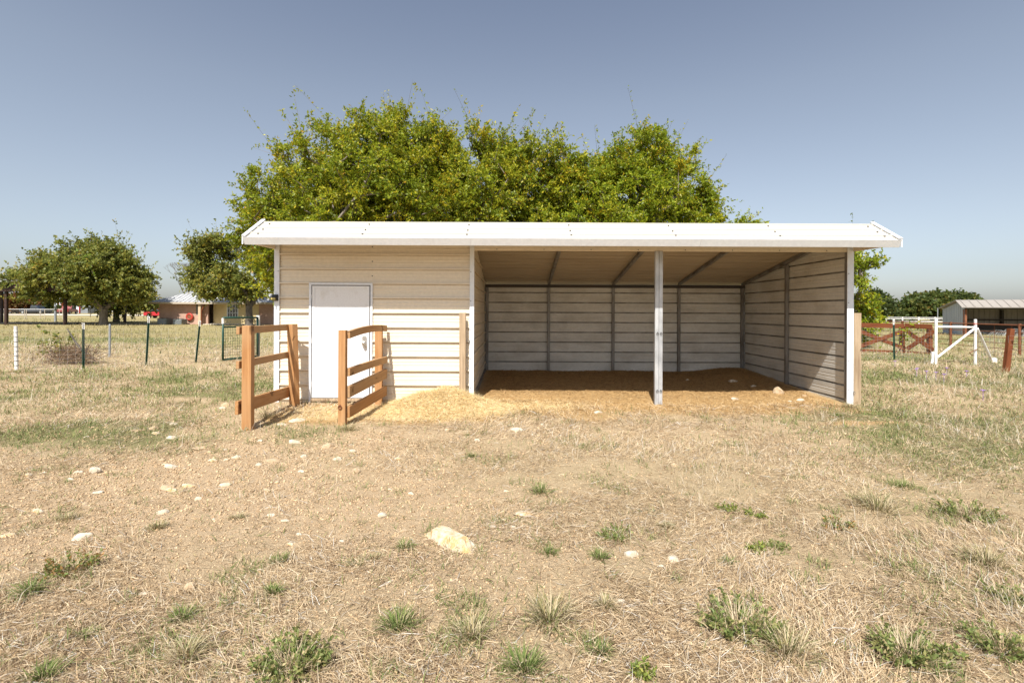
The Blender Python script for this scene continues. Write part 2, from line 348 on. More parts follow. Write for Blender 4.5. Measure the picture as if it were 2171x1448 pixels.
def strip_sheet(name, pts0, pts1, mat, lift=.004):        # a sheet laid just above the ground between two edges
    V = []; n = len(pts0)
    for p, q in zip(pts0, pts1):
        for k in range(5):
            x = p[0] + (q[0] - p[0]) * k / 4; y = p[1] + (q[1] - p[1]) * k / 4; V.append((x, y, tz1(x, y) + lift))
    fc = [(i*5+k, i*5+k+1, i*5+5+k+1, i*5+5+k) for i in range(n - 1) for k in range(4)]
    me = bpy.data.meshes.new(name); me.from_pydata(V, [], fc); me.materials.append(mat)
    o = bpy.data.objects.new(name, me); COL.objects.link(o); return tag(o, kind='structure')
mg, N, L, b = newmat('crushed_stone', .95, .05)
n1 = nnoise(N, L, 1.2, 6); L.new(ramp(N, L, n1.outputs[0], [(.3, (.50, .43, .34)), (.7, (.62, .56, .47))]).outputs[0], b.inputs['Base Color'])
xs = np.linspace(-75, -22, 60)
strip_sheet('driveway', [(x, 49.6 + .02 * (x + 40)) for x in xs], [(x, 53.2 + .03 * (x + 40) + .6 * math.sin(x * .2)) for x in xs], mg, .02)
xs = np.linspace(-240, 60, 120)
strip_sheet('road', [(x, 89) for x in xs], [(x, 97) for x in xs], mg, .05)

# ---------------------------------------------------------------- the loafing shed
PITCH, RIB0 = .2336, .062
def profile(z0, z1):
    k = math.floor((z0 - RIB0) / PITCH) - 1; P = []
    while RIB0 + k * PITCH < z1 + PITCH:
        zb = RIB0 + k * PITCH
        for dz, d in ((-.016, 0), (-.014, .030), (.012, .030), (.018, 0), (.078, 0), (.083, .0035), (.095, .0035), (.102, 0), (.134, 0), (.139, .0035), (.151, .0035), (.158, 0)):
            P.append((zb + dz, d))
        k += 1
    Q = [(z0, 0.0)] + [p for p in P if z0 + .002 < p[0] < z1 - .002] + [(z1, 0.0)]
    return Q
def siding(name, p0, p1, z0, z1, out, mat, parent, cuts=(), thick=.0012, label=None):
    Q = profile(z0, z1); n = len(Q); ox, oy = out; V = []; nseg = 6
    for i in range(nseg + 1):
        u = i / nseg; x = p0[0] + (p1[0] - p0[0]) * u; y = p0[1] + (p1[1] - p0[1]) * u
        for z, d in Q: V.append((x + ox * d, y + oy * d, z))
    fc = [(i*n+k, i*n+n+k, i*n+n+k+1, i*n+k+1) for i in range(nseg) for k in range(n - 1)]
    o0 = origin(parent); me = bpy.data.meshes.new(name)
    me.from_pydata([tuple(Vector(v) - o0) for v in V], [], fc)
    bm = bmesh.new(); bm.from_mesh(me)
    for co, no in cuts:
        bmesh.ops.bisect_plane(bm, geom=bm.verts[:] + bm.edges[:] + bm.faces[:], plane_co=Vector(co) - o0, plane_no=no, clear_outer=True)
    bm.to_mesh(me); bm.free(); me.materials.append(mat)
    o = bpy.data.objects.new(name, me); COL.objects.link(o); o.parent = parent
    if label: o['label'] = label
    return o
shed = thing('loafing_shed', 'cream steel loafing shed with a closed room and a wide open bay', 'shed', ((SX0 + SX1) / 2, SY0, 0))
PX = -.66                                                   # partition between room and open bay
RY, RZ, EY, EZ, BY, BZ = 7.71, 2.885, 7.15, 2.553, 11.85, 2.135
bslope = (RZ - BZ) / (BY - RY)
def roofz(y): return RZ - (y - RY) * bslope if y > RY else RZ - (RY - y) * (RZ - EZ) / (RY - EY)
rn = Vector((0, bslope, 1)).normalized(); rcut = [((0, RY, RZ - .03), rn)]
DX0, DX1, DZ1 = -3.285, -2.262, 1.937
g0 = -.06
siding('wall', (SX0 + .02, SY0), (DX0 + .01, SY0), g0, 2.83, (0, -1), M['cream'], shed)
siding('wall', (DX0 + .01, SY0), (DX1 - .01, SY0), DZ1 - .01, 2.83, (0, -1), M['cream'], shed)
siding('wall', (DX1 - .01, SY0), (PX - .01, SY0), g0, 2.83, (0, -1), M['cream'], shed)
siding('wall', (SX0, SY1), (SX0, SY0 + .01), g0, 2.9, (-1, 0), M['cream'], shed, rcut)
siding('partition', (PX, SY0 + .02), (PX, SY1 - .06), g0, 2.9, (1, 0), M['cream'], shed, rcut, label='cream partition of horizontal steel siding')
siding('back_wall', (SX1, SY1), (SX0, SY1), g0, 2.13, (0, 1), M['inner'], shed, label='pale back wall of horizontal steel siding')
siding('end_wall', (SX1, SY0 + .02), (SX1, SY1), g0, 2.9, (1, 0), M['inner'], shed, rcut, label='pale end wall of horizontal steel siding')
# roof skin: ribs run along the length
RX0, RX1 = -3.945, 5.675
Q = []
def roof_pts(p, q, off, rh=1.0):
    p = Vector((0, *p)); q = Vector((0, *q)); d = (q - p); Ln = d.length; d.normalize(); nrm = Vector((0, -d.z, d.y))
    if nrm.z < 0: nrm = -nrm
    out = [p]; s = off
    while s < Ln:
        for ds, h in ((-.017, 0), (-.013, .030), (.013, .030), (.017, 0), (.078, 0), (.082, .006), (.096, .006), (.100, 0), (.134, 0), (.138, .006), (.152, .006), (.156, 0)):
            if .004 < s + ds < Ln - .004: out.append(p + d * (s + ds) + nrm * h * rh)
        s += .2286
    return out + [q]
Q = roof_pts((EY, EZ), (RY, RZ), .16, .4)[:-1] + roof_pts((RY, RZ), (BY, BZ), .12, 1.0)
rb = MB(); ns = 8; n = len(Q); P = []
for i in range(ns + 1):
    x = RX0 + (RX1 - RX0) * i / ns
    P += [(x, q.y, q.z) for q in Q]
rb.poly(P, [(i*n+k, i*n+n+k, i*n+n+k+1, i*n+k+1) for i in range(ns) for k in range(n - 1)])
ub = MB(); P = []
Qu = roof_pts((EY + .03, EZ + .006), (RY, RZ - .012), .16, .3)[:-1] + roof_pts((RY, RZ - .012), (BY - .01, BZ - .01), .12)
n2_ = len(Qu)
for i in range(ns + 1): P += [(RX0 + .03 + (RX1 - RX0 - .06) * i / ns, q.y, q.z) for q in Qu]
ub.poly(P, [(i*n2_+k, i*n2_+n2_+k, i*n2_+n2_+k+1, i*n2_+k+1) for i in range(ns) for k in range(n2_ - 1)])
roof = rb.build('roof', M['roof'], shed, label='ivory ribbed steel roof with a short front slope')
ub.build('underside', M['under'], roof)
fd = Vector((0, RY - EY, RZ - EZ)).normalized(); fn = Vector((0, -fd.z, fd.y))
for i, x in enumerate(np.linspace(RX0 + .16, RX1 - .16, 7)):
    for s_ in (.13, .30, .53):
        p = Vector((x, EY, EZ)) + fd * s_ + fn * .002
        sc = MB(); sc.tube([p, p + fn * .014], .013, 8); sc.build('screw', M['screw'], roof)
for x0, x1 in ((RX0 - .01, -.62), (-.618, 2.75), (2.752, RX1 + .01)):
    f = MB(); f.poly([(x0, EY + .046, 2.452), (x1, EY + .046, 2.452), (x1, EY - .014, 2.556), (x0, EY - .014, 2.556), (x0, EY + .075, 2.456), (x1, EY + .075, 2.456), (x1, EY - .004, 2.5535), (x0, EY - .004, 2.5535)],
                     [(0,1,2,3), (7,6,5,4), (0,4,5,1), (3,2,6,7), (0,3,7,4), (1,5,6,2)])
    f.build('fascia', M['white'], roof, bevel=.003)
for x, sgn in ((RX0, -1), (RX1, 1)):
    t = MB(); xa, xb = sorted((x - sgn * .035, x + sgn * .022))
    for k in range(3):                                   # short lapped lengths up the front slope
        p = Vector((0, EY, EZ)) + fd * (.005 + .212 * k); q = Vector((0, EY, EZ)) + fd * (.205 + .212 * k + (.05 if k == 2 else 0))
        for a, b_ in ((p, q),):
            lo = fn * .012; hi = fn * .030; side = Vector((0, 0, -.085))
            t.poly([(xa, (a+lo).y, (a+lo).z), (xb, (a+lo).y, (a+lo).z), (xb, (a+hi).y, (a+hi).z), (xa, (a+hi).y, (a+hi).z),
                    (xa, (b_+lo).y, (b_+lo).z), (xb, (b_+lo).y, (b_+lo).z), (xb, (b_+hi).y, (b_+hi).z), (xa, (b_+hi).y, (b_+hi).z)],
                   [(0,3,2,1), (4,5,6,7), (0,1,5,4), (1,2,6,5), (2,3,7,6), (3,0,4,7)])
    xs_ = sorted((x + sgn * .004, x + sgn * .020))
    t.poly([(xs_[0], EY, EZ - .1), (xs_[0], RY, RZ - .1), (xs_[0], BY, BZ - .1), (xs_[0], BY, BZ + .02), (xs_[0], RY, RZ + .02), (xs_[0], EY, EZ + .012),
            (xs_[1], EY, EZ - .1), (xs_[1], RY, RZ - .1), (xs_[1], BY, BZ - .1), (xs_[1], BY, BZ + .02), (xs_[1], RY, RZ + .02), (xs_[1], EY, EZ + .012)],
           [(0,1,4,5), (1,2,3,4), (11,10,7,6), (10,9,8,7), (0,6,7,1), (1,7,8,2), (2,8,9,3), (3,9,10,4), (4,10,11,5), (5,11,6,0)])
    t.build('rake_trim', M['white'], roof)
for xa, xb in ((SX0 - .035, SX0 - .003), (SX1 + .003, SX1 + .035)):   # gable return below the front slope
    t = MB(); Y = [(EY + .08, 2.462), (SY0 - .05, 2.475), (SY0 - .05, roofz(SY0 - .05) - .02), (RY, RZ - .03), (EY + .02, EZ - .01)]
    t.poly([(xa, *y) for y in Y] + [(xb, *y) for y in Y], [(0,1,2,3,4), (9,8,7,6,5)] + [(i, (i+1) % 5, 5 + (i+1) % 5, 5 + i) for i in range(5)])
    t.build('gable_return', M['cream'], shed)
h = MB(); h.box((PX + .03, SY0 - .012, 2.472), (SX1 - .02, SY0 + .055, roofz(SY0) - .04)); header = h.build('header', M['cream'], shed, bevel=.004)
for x in np.linspace(PX + .4, SX1 - .4, 8): h = MB(); h.tube([(x, SY0 - .011, 2.49), (x, SY0 - .02, 2.49)], .008, 6); h.build('screw', M['screw'], header)
# corner trims (L sections)
def ltrim(x0, x1, y, z1, side, name='corner_trim', dep=.09):
    t = MB(); t.box((x0, y - .034, g0), (x1, y - .022, z1))
    xs0 = x0 if side < 0 else x1 - .012
    t.box((xs0, y - .0218, g0), (xs0 + .012, y + dep, z1))
    o = t.build(name, M['white'], shed, bevel=.002)
    for z in np.arange(.25, 2.4, PITCH * 2): s = MB(); s.tube([((x0 if side > 0 else x1) + side * .018, y - .033, z), ((x0 if side > 0 else x1) + side * .018, y - .041, z)], .007, 6); s.build('screw', M['screw'], o)
    return o
ltrim(SX0 - .03, SX0 + .055, SY0, 2.76, -1)
ltrim(PX - .035, PX + .036, SY0, 2.7, 1, dep=.03)
ltrim(SX1 - .075, SX1 + .03, SY0, 2.76, 1)
for x0, x1 in ((SX0 - .05, SX0 - .032), (SX1 + .032, SX1 + .05)): t = MB(); t.box((x0, SY1 - .08, g0), (x1, SY1 + .06, 2.14)); t.box((min(x0, x1) if x0 < 0 else x0 - .08, SY1 + .06, g0), (x1 if x0 > 0 else x1 + .08, SY1 + .075, 2.14)); t.build('back_trim', M['white'], shed)
p = MB(); p.box((SX1 - .062, SY0 - .02, g0), (SX1 - .012, SY0 + .06, 2.471)); p.build('corner_post', M['tube'], shed, bevel=.003)
# frame inside the open bay
for x in (PX + .06, .85, 2.37, 3.92, SX1 - .06):
    p = MB(); p.box((x - .03, SY1 - .075, 0), (x + .03, SY1 - .015, 2.05)); p.build('stud', M['tube'], shed, bevel=.003)
    if x > 0:
        r = MB(); r.bar((x, SY0 + .06, roofz(SY0 + .06) - .055), (x, SY1 - .05, roofz(SY1 - .05) - .055), .06, .06); r.build('rafter', M['tube'], shed, bevel=.003)
p = MB(); p.box((PX + .02, SY1 - .08, 2.051), (SX1 - .02, SY1 - .012, 2.118)); p.build('wall_plate', M['beam'], shed, bevel=.003)
p = MB(); p.box((SX1 - .075, 9.66, 0), (SX1 - .015, 9.72, roofz(9.72) - .09)); p.build('stud', M['tube'], shed, bevel=.003)
p = MB(); p.bar((PX + .015, SY0 + .06, .05), (PX + .015, SY1 - .1, .12), .05, .04); p.build('base_rail', M['tube'], shed)
pp = MB(); pz = tz1(2.36, SY0) - .05
pp.box((2.298, SY0 - .03, pz), (2.3585, SY0 + .03, 2.471)); pp.box((2.3615, SY0 - .03, pz), (2.422, SY0 + .03, 2.471))
post = pp.build('centre_post', M['galv'], shed, bevel=.004, label='galvanised twin tube post in the middle of the open bay')
def eye_bolt(x, y, z, parent, ax='y'):
    e = MB(); e.ring((x, y - .012, z - .022), .017, .0035, ax); e.tube([(x, y + .01, z), (x, y - .02, z)], .006, 6); e.build('eye_bolt', M['screw'], parent)
for x in (2.335, 2.392):
    for z in (1.16, .235): eye_bolt(x, SY0 - .031, z, post)
eye_bolt(-.70, SY0 - .036, 1.02, shed); eye_bolt(5.50, SY0 - .036, .22, shed)
# door
fr = MB(); y0, y1 = SY0 - .036, SY0 + .03
fr.box((DX0, y0, .0), (DX0 + .034, y1, DZ1)); fr.box((DX1 - .034, y0, .0), (DX1, y1, DZ1)); fr.box((DX0 + .0342, y0, DZ1 - .036), (DX1 - .0342, y1, DZ1))
fo = fr.build('door_frame', M['white'], shed, bevel=.003)
g = MB(); g.box((DX0 + .035, SY0 - .004, .03), (DX1 - .035, SY0 + .03, DZ1 - .037)); g.build('door_stop', M['black'], fo)
d = MB(); a0, a1 = DX0 + .046, DX1 - .052; zb, zt = .082, DZ1 - .050
d.box((a0 + .045, SY0 - .022, zb + .045), (a1 - .045, SY0 - .0045, zt - .045))
for q in (((a0, SY0 - .027, zb), (a0 + .0447, SY0 - .0045, zt)), ((a1 - .0447, SY0 - .027, zb), (a1, SY0 - .0045, zt)),
          ((a0 + .0449, SY0 - .0268, zt - .0447), (a1 - .0449, SY0 - .0045, zt)), ((a0 + .0449, SY0 - .0268, zb), (a1 - .0449, SY0 - .0045, zb + .0447))): d.box(*q)
door = d.build('door', M['door'], shed, bevel=.002, label='white steel door with a nickel keypad lock')
k = MB(); kx, kz = DX1 - .125, .985
k.poly([(kx + .034 * math.cos(t) * (1 if abs(math.sin(t)) < 5 else 1), y, kz + .02 + (.052 if math.sin(t) > 0 else -.075) + .03 * math.sin(t)) for y in (SY0 - .05, SY0 - .0225) for t in np.linspace(0, 2*math.pi, 16, endpoint=False)],
       [tuple(range(16)), tuple(range(31, 15, -1))] + [(i, (i+1) % 16, 16 + (i+1) % 16, 16 + i) for i in range(16)])
k.tube([(kx, SY0 - .05, kz - .015), (kx, SY0 - .075, kz - .015)], .015, 10); k.tube([(kx, SY0 - .075, kz - .015), (kx, SY0 - .085, kz - .015), (kx, SY0 - .108, kz - .015), (kx, SY0 - .115, kz - .015)], [.02, .031, .027, .012], 14)
for i in range(3):
    for j in range(2): k.box((kx - .018 + .014 * i, SY0 - .053, kz + .06 - .017 * j), (kx - .009 + .014 * i, SY0 - .0501, kz + .07 - .017 * j))
k.build('keypad_lock', M['chrome'], door, bevel=.001)
for z in (.3, 1.0, 1.7): hg = MB(); hg.tube([(DX0 + .041, SY0 - .028, z - .045), (DX0 + .041, SY0 - .028, z + .045)], .007, 8); hg.build('hinge', M['galv'], door)
ts = MB(); ts.box((DX0 + .036, SY0 - .05, .028), (DX1 - .036, SY0 + .03, .072)); ts.build('threshold', M['oldwood'], shed, bevel=.004)
for z in np.arange(2.05, 2.6, .235): s = MB(); s.tube([(-2.275, SY0 - .001, z), (-2.275, SY0 - .012, z)], .010, 6); s.build('screw', M['screw'], shed)
# solar wall light on the left corner
lt = thing('wall_light', 'small black solar wall light on the white left corner trim of the shed', 'light', (SX0 + .02, SY0 - .04, 1.66))
q = MB(); q.poly([(x, y, z) for x in (SX0 - .055, SX0 + .04) for y, z in ((SY0 - .035, 1.64), (SY0 - .095, 1.65), (SY0 - .115, 1.70), (SY0 - .10, 1.73), (SY0 - .035, 1.745))],
                 [(0,1,2,3,4), (9,8,7,6,5)] + [(i, (i+1) % 5, 5 + (i+1) % 5, 5 + i) for i in range(5)])
q.build('housing', M['black'], lt, bevel=.004)
q = MB(); q.box((SX0 - .04, SY0 - .1135, 1.656), (SX0 + .026, SY0 - .09, 1.69)); q.build('lens', M['lens'], lt, bevel=.002)

# ---------------------------------------------------------------- timber rail stubs at the door and loose posts
rs = thing('wooden_rail_stub', 'left wooden rail stub with three rails, standing clear of the door', 'rail fence', (-3.29, 6.06, 0), 'timber rail stubs flanking the shed door')
Zs = tz1(-3.29, 6.06)
board('post', (-3.285, 6.08, Zs - .2), (-3.285, 6.08, 1.297), .112, .105, M['cedar'], rs, (1, .1, 0))
board('post', (-3.385, 7.62, -.2), (-3.425, 7.60, 1.275), .125, .10, M['cedar'], rs, (1, -.5, 0))
board('rail', (-3.372, 6.0, 1.238), (-3.50, 7.7, 1.225), .095, .04, M['pine'], rs, (0, 0, 1))
board('rail', (-3.375, 6.0, .815), (-3.50, 7.68, .80), .095, .04, M['pine'], rs, (0, 0, 1))
board('rail', (-3.378, 5.99, .29), (-3.49, 7.66, .22), .165, .04, M['cedar'], rs, (0, 0, 1))
rs = thing('wooden_rail_stub', 'right wooden rail stub with four rails, standing before the white door', 'rail fence', (-2.19, 6.31, 0), 'timber rail stubs flanking the shed door')
board('post', (-2.195, 6.33, -.2), (-2.195, 6.33, 1.236), .092, .10, M['cedar'], rs, (1, .05, 0))
board('post', (-2.12, 7.76, -.2), (-2.12, 7.755, 1.2), .11, .10, M['cedar'], rs, (1, .1, 0))
for z0, z1, w, m_, bw in ((1.175, 1.205, .098, 'pine', .035), (.69, .705, .105, 'pine', .008), (.435, .485, .15, 'pine', .0), (.175, .21, .15, 'cedar', .0)):
    board('rail', (-2.128, 6.34, z0), (-2.03, 7.84, z1), w, .042, M[m_], rs, (0, 0, 1), bow=bw, seg=10)
hk = MB(); hk.ring((-2.21, 6.27, .25), .022, .006, 'y'); hk.tube([(-2.21, 6.285, .275), (-2.21, 6.262, .275)], .009, 6); hk.build('hook', M['rust'], rs)
o = board('wooden_post', (-.79, 7.78, -.1), (-.795, 7.78, 1.462), .10, .09, M['oldwood'], None, (1, 0, 0)); tag(o, 'weathered square wooden post before the cream partition, beside the straw heap', 'post')
o = board('wooden_post', (5.575, 7.95, -.1), (5.575, 7.95, 1.485), .12, .10, M['oldwood'], None, (1, 0, 0)); tag(o, 'grey brown wooden post against the right end of the open bay', 'post')

# ---------------------------------------------------------------- trees
rng = np.random.default_rng(7)
def unit(v): return v / np.maximum(np.linalg.norm(v, axis=-1, keepdims=True), 1e-9)
PAL = {  # leaf colours and their shares
    'elm': [((.18, .235, .018), .34), ((.275, .32, .02), .34), ((.40, .385, .024), .22), ((.50, .40, .02), .06), ((.50, .27, .02), .01)],
    'elmbright': [((.19, .255, .018), .38), ((.28, .335, .02), .38), ((.40, .39, .024), .19), ((.50, .37, .02), .05)],
    'mulberry': [((.155, .185, .042), .34), ((.23, .245, .05), .36), ((.32, .30, .058), .23), ((.36, .28, .04), .05), ((.18, .27, .03), .02)],
    'darkoak': [((.065, .092, .028), .5), ((.10, .125, .036), .38), ((.15, .155, .04), .12)],
    'oak': [((.085, .12, .034), .46), ((.125, .155, .038), .38), ((.19, .185, .045), .12), ((.24, .17, .04), .04)],
    'rusty': [((.20, .085, .03), .45), ((.25, .12, .035), .35), ((.14, .10, .03), .2)],
    'olive': [((.11, .14, .045), .5), ((.155, .175, .055), .4), ((.21, .20, .06), .1)],
}
def pick_col(n, pal, r, jit=.18):
    cs = np.array([c for c, w in PAL[pal]]); ws = np.array([w for c, w in PAL[pal]]); ws = ws / ws.sum()
    c = cs[r.choice(len(cs), n, p=ws)]
    return c * (1 + (r.random((n, 1)) - .5) * 2 * jit)
def leaf_quads(P, D, ln, wd, r, col):
    # diamond leaves at P along D, random roll, slightly folded
    n = len(P); D = unit(D); ref = unit(r.normal(size=(n, 3))); Sd = unit(np.cross(D, ref)); Nn = np.cross(Sd, D)
    ln = ln * (.65 + .7 * r.random((n, 1))); wd = wd * (.7 + .6 * r.random((n, 1)))
    fold = (r.random((n, 1)) - .2) * .25 * ln
    V = np.stack([P, P + D * ln * .45 + Sd * wd + Nn * fold, P + D * ln, P + D * ln * .45 - Sd * wd + Nn * fold], 1)
    return V.reshape(-1, 3), np.repeat(col, 4, 0)
def tree(name, label, base, trunk_h, trunk_r, lobes, nclump, twigs, leaves, ln, wd, pal, seed, group=None, stems=1, twig_len=.8, gap=.34, bark_='bark', sprays=0, up=.35, lean=(0, 0), cat='tree'):
    r = np.random.default_rng(seed); bx, by = base; bz = tz1(bx, by)
    t = thing(name, label, cat, (bx, by, bz), group); B = np.array([bx, by, bz])
    # crown attractors inside lobes (relative to base), clumpy by noise
    vols = np.array([l[3] * l[4] * l[5] for l in lobes]); A = []
    while len(A) < nclump:
        l = lobes[r.choice(len(lobes), p=vols / vols.sum())]
        d = unit(r.normal(size=3)); rad = r.random() ** .42
        p = np.array(l[:3]) + d * rad * np.array(l[3:6])
        if p[2] < .25 * trunk_h + .1: continue
        k = vn(p[0] * .9 / twig_len + p[2] * .5, p[2] * .9 / twig_len + p[1] * .6, seed)
        if k < gap: continue
        A.append(p)
    A = np.array(A); top = np.array([lean[0], lean[1], trunk_h])
    A = A[np.argsort(np.linalg.norm(A - top, axis=1))]
    nodes = [np.zeros(3), top * .5 + np.array([.05 * trunk_h * r.normal() * .3, 0, 0]), top]; par = [-1, 0, 1]; dep = [0, 0, 0]
    if stems > 1:
        for k in range(stems):
            a = 2 * math.pi * k / stems + r.random(); q = top + np.array([math.cos(a) * trunk_r * 3.5, math.sin(a) * trunk_r * 3.5, trunk_h * .7])
            nodes.append(q); par.append(2); dep.append(1)
    tips = []
    for p in A:
        NA = np.array(nodes[2:]); dist = np.linalg.norm(NA - p, axis=1) + .12 * np.array(dep[2:]) * twig_len
        j = int(np.argmin(dist)) + 2; q = nodes[j]; dv = p - q; dl = np.linalg.norm(dv); ns = max(1, min(4, int(dl / (twig_len * 1.1)))); prev = j
        for s_ in range(1, ns + 1):
            u = s_ / ns; w = q + dv * u + np.array([0, 0, .18 * dl * math.sin(math.pi * u)]) + (r.normal(size=3) * .06 * dl if s_ < ns else 0)
            nodes.append(w); par.append(prev); dep.append(dep[prev] + 1); prev = len(nodes) - 1
        tips.append(prev)
    nodes = np.array(nodes); cnt = np.zeros(len(nodes)); cnt[tips] += 1
    for i in range(len(nodes) - 1, 0, -1): cnt[par[i]] += cnt[i]
    rad = trunk_r * (np.maximum(cnt, 1) / cnt[0]) ** .46
    V = []; loops = []; starts = []
    def tube(p, q, ra, rb_, n=6):
        d = q - p; d = d / max(np.linalg.norm(d), 1e-6); u = np.array([0, 0, 1.]) if abs(d[2]) < .9 else np.array([1., 0, 0])
        a = np.cross(d, u); a /= np.linalg.norm(a); c = np.cross(d, a); b0 = len(V)
        for pt, rr in ((p, ra), (q, rb_)):
            for k in range(n): th = 2 * math.pi * k / n; V.append(pt + (a * math.cos(th) + c * math.sin(th)) * rr)
        for k in range(n): starts.append(len(loops)); loops.extend([b0 + k, b0 + (k+1) % n, b0 + n + (k+1) % n, b0 + n + k])
    for i in range(1, len(nodes)):
        pr = rad[par[i]] if (par[i] == 0 or rad[par[i]] < rad[i] * 1.7) else rad[i] * 1.25
        if i == 1: tube(nodes[0] + [0, 0, -.2], nodes[0] + (nodes[1] - nodes[0]) * .18, trunk_r * 1.75, trunk_r * 1.2, 10); tube(nodes[0] + (nodes[1] - nodes[0]) * .18, nodes[1], trunk_r * 1.2, trunk_r, 10)
        else: tube(nodes[par[i]], nodes[i], pr, rad[i], 9 if rad[i] > trunk_r * .35 else 5)
    # twigs and leaves
    C = A.mean(0); T0 = []; TD = []; TL = []
    for i in tips:
        o = nodes[i]; outw = unit((o - C) / np.array([1, 1, .8]))
        d = unit(outw[None] * .55 + r.normal(size=(twigs, 3)) * .62 + np.array([[0, 0, up]]))
        T0.append(np.repeat(o[None], twigs, 0) + r.normal(size=(twigs, 3)) * .12 * twig_len); TD.append(d); TL.append(twig_len * (.45 + .8 * r.random(twigs)))
    if sprays:
        sc_ = nodes[tips][:, 2] + .35 * np.abs(nodes[tips] - C)[:, 0]; idx = np.array(tips)[np.argsort(-sc_)[: max(6, int(len(tips) * .22))]]
        for i in r.choice(idx, sprays):
            o = nodes[i]; sx = np.sign(o[0] - C[0]) * min(1, abs(o[0] - C[0]) / 4)
            T0.append(o[None]); TD.append(unit(np.array([[sx * .5 + r.normal() * .25, r.normal() * .25, 1.0]]))); TL.append(np.array([twig_len * (1.5 + 1.5 * r.random())]))
    T0 = np.concatenate(T0); TD = np.concatenate(TD); TL = np.concatenate(TL)
    bend = r.normal(size=(len(T0), 3)) * .25 + np.array([[0, 0, -.12]])
    for k in list(range(0, len(tips) * twigs, 3 if len(T0) > 5000 else 1)) + list(range(len(tips) * twigs, len(T0))):
        q = T0[k] + TD[k] * TL[k] + bend[k] * TL[k]; tube(T0[k], q, max(.006, twig_len * .009), .003, 3)
    bk = raw_mesh('trunk', np.array(V) + B, loops, starts, M[bark_], None, t, smooth=True)
    u = .12 + .9 * r.random((len(T0), leaves)); LLn = TL[:, None, None]
    P = T0[:, None] + TD[:, None] * LLn * u[..., None] + bend[:, None] * LLn * (u ** 2)[..., None]
    P = P.reshape(-1, 3) + r.normal(size=(len(T0) * leaves, 3)) * .035 * twig_len
    D = np.repeat(TD, leaves, 0) * .45 + r.normal(size=(len(P), 3)) * .65 + np.array([[0, 0, -.22]])
    base_c = pick_col(len(tips), pal, r, .08); tw_c = np.concatenate([np.repeat(base_c, twigs, 0), pick_col(len(T0) - len(tips) * twigs, pal, r)])
    own = pick_col(len(P), pal, r); same = (r.random((len(P), 1)) < .42); c = np.where(same, np.repeat(tw_c, leaves, 0) * (1 + .3 * (r.random((len(P), 1)) - .5)), own)
    LV, LC = leaf_quads(P, D, ln, wd, r, c); n = len(P)
    raw_mesh('crown', LV + B, np.arange(4 * n), np.arange(n) * 4, M['leaf'], LC, t)
    return t
big = 'big elms behind the shed'
tree('elm_tree', 'big yellow green elm behind the closed left half of the shed, tallest in the photo', (-4.6, 17.2), 1.7, .30,
     [(0.1, 0, 5.0, 4.6, 3.4, 2.9), (-.2, 0, 7.45, 1.9, 1.7, 1.25), (.2, 0, 6.3, 2.6, 2.0, 1.5), (-2.7, -.2, 4.3, 1.9, 1.8, 2.2), (-4.1, -.2, 4.55, 1.15, 1.1, 1.0), (3.6, .3, 4.9, 2.6, 2.3, 2.8), (4.9, .5, 6.0, 1.3, 1.2, 1.6), (-3.15, -.6, 2.8, .8, .9, 1.1), (-3.3, -.5, 3.5, .95, .9, 1.2), (2.2, 0, 6.6, 1.8, 1.6, 1.4), (3.4, 0, 6.3, 1.5, 1.3, 1.5), (5.3, .2, 6.2, 1.3, 1.2, 1.5), (2.75, 0, 6.3, 1.1, 1.1, 1.3), (6.3, .3, 5.2, 1.0, 1.0, 1.4)],
     1080, 13, 26, .102, .0245, 'elm', 11, big, stems=3, twig_len=.58, sprays=110, gap=.25)
tree('elm_tree', 'round bright green elm behind the open bay of the shed', (4.5, 18.2), 1.6, .24,
     [(-.1, 0, 4.9, 3.0, 2.6, 2.3), (1.0, 0, 7.0, 1.35, 1.2, 1.45), (2.6, 0, 3.6, 1.9, 1.4, 1.5), (-2.0, 0, 5.2, 1.6, 1.4, 1.6), (-.2, 0, 6.6, 1.3, 1.2, 1.2), (-1.8, 0, 5.9, 1.5, 1.3, 1.6), (-2.9, 0, 4.6, 1.3, 1.3, 1.8), (2.0, 0, 4.9, 1.5, 1.2, 1.4), (-2.5, 0, 5.6, 1.0, 1.1, 1.3), (3.4, .1, 4.6, 1.1, .7, .75)],
     620, 13, 26, .102, .025, 'elmbright', 12, big, stems=3, twig_len=.56, sprays=70, gap=.25)
tree('elm_tree', 'yellow tipped elm showing beyond the right end of the shed', (14.2, 21.3), 1.2, .2,
     [(0.1, 0, 2.5, 1.5, 1.6, 1.9), (.3, 0, 1.1, 1.2, 1.2, .8), (1.0, 0, 2.7, .9, .7, .6), (-.6, 0, 3.3, .9, .8, .8), (0, 0, .8, 1.2, 1, .6)],
     110, 12, 18, .14, .034, 'elmbright', 13, None, twig_len=.5, sprays=14, gap=.25)
def px_lobes(base, D, L):                   # crown lobes given as (px, py, half width, half height) of the photo at distance D
    out = []
    for px, py, rx, rz, dy in L:
        p = at(px, py, D); out.append((p.x - base[0], dy, p.z - tz1(*base), rx * D / F, rx * D / F * .85, rz * D / F))
    return out
b1 = (-38.9, 46.5)
tree('mulberry_tree', 'broad round mulberry with a thick forked trunk on the left lawn', b1, 1.5, .33,
     px_lobes(b1, 46.5, [(185, 592, 100, 46, 0), (90, 592, 62, 22, 0), (255, 597, 55, 38, 0), (160, 555, 66, 34, 0), (215, 550, 46, 32, 0), (240, 572, 56, 40, -1), (45, 588, 24, 12, 0), (300, 616, 26, 20, 0), (110, 622, 66, 12, 0), (250, 622, 56, 14, 0), (200, 528, 26, 20, 0)]),
     520, 10, 17, .225, .07, 'mulberry', 21, None, stems=4, twig_len=1.0, sprays=30, gap=.44, up=.2)
b2 = (-46.6, 57.5)
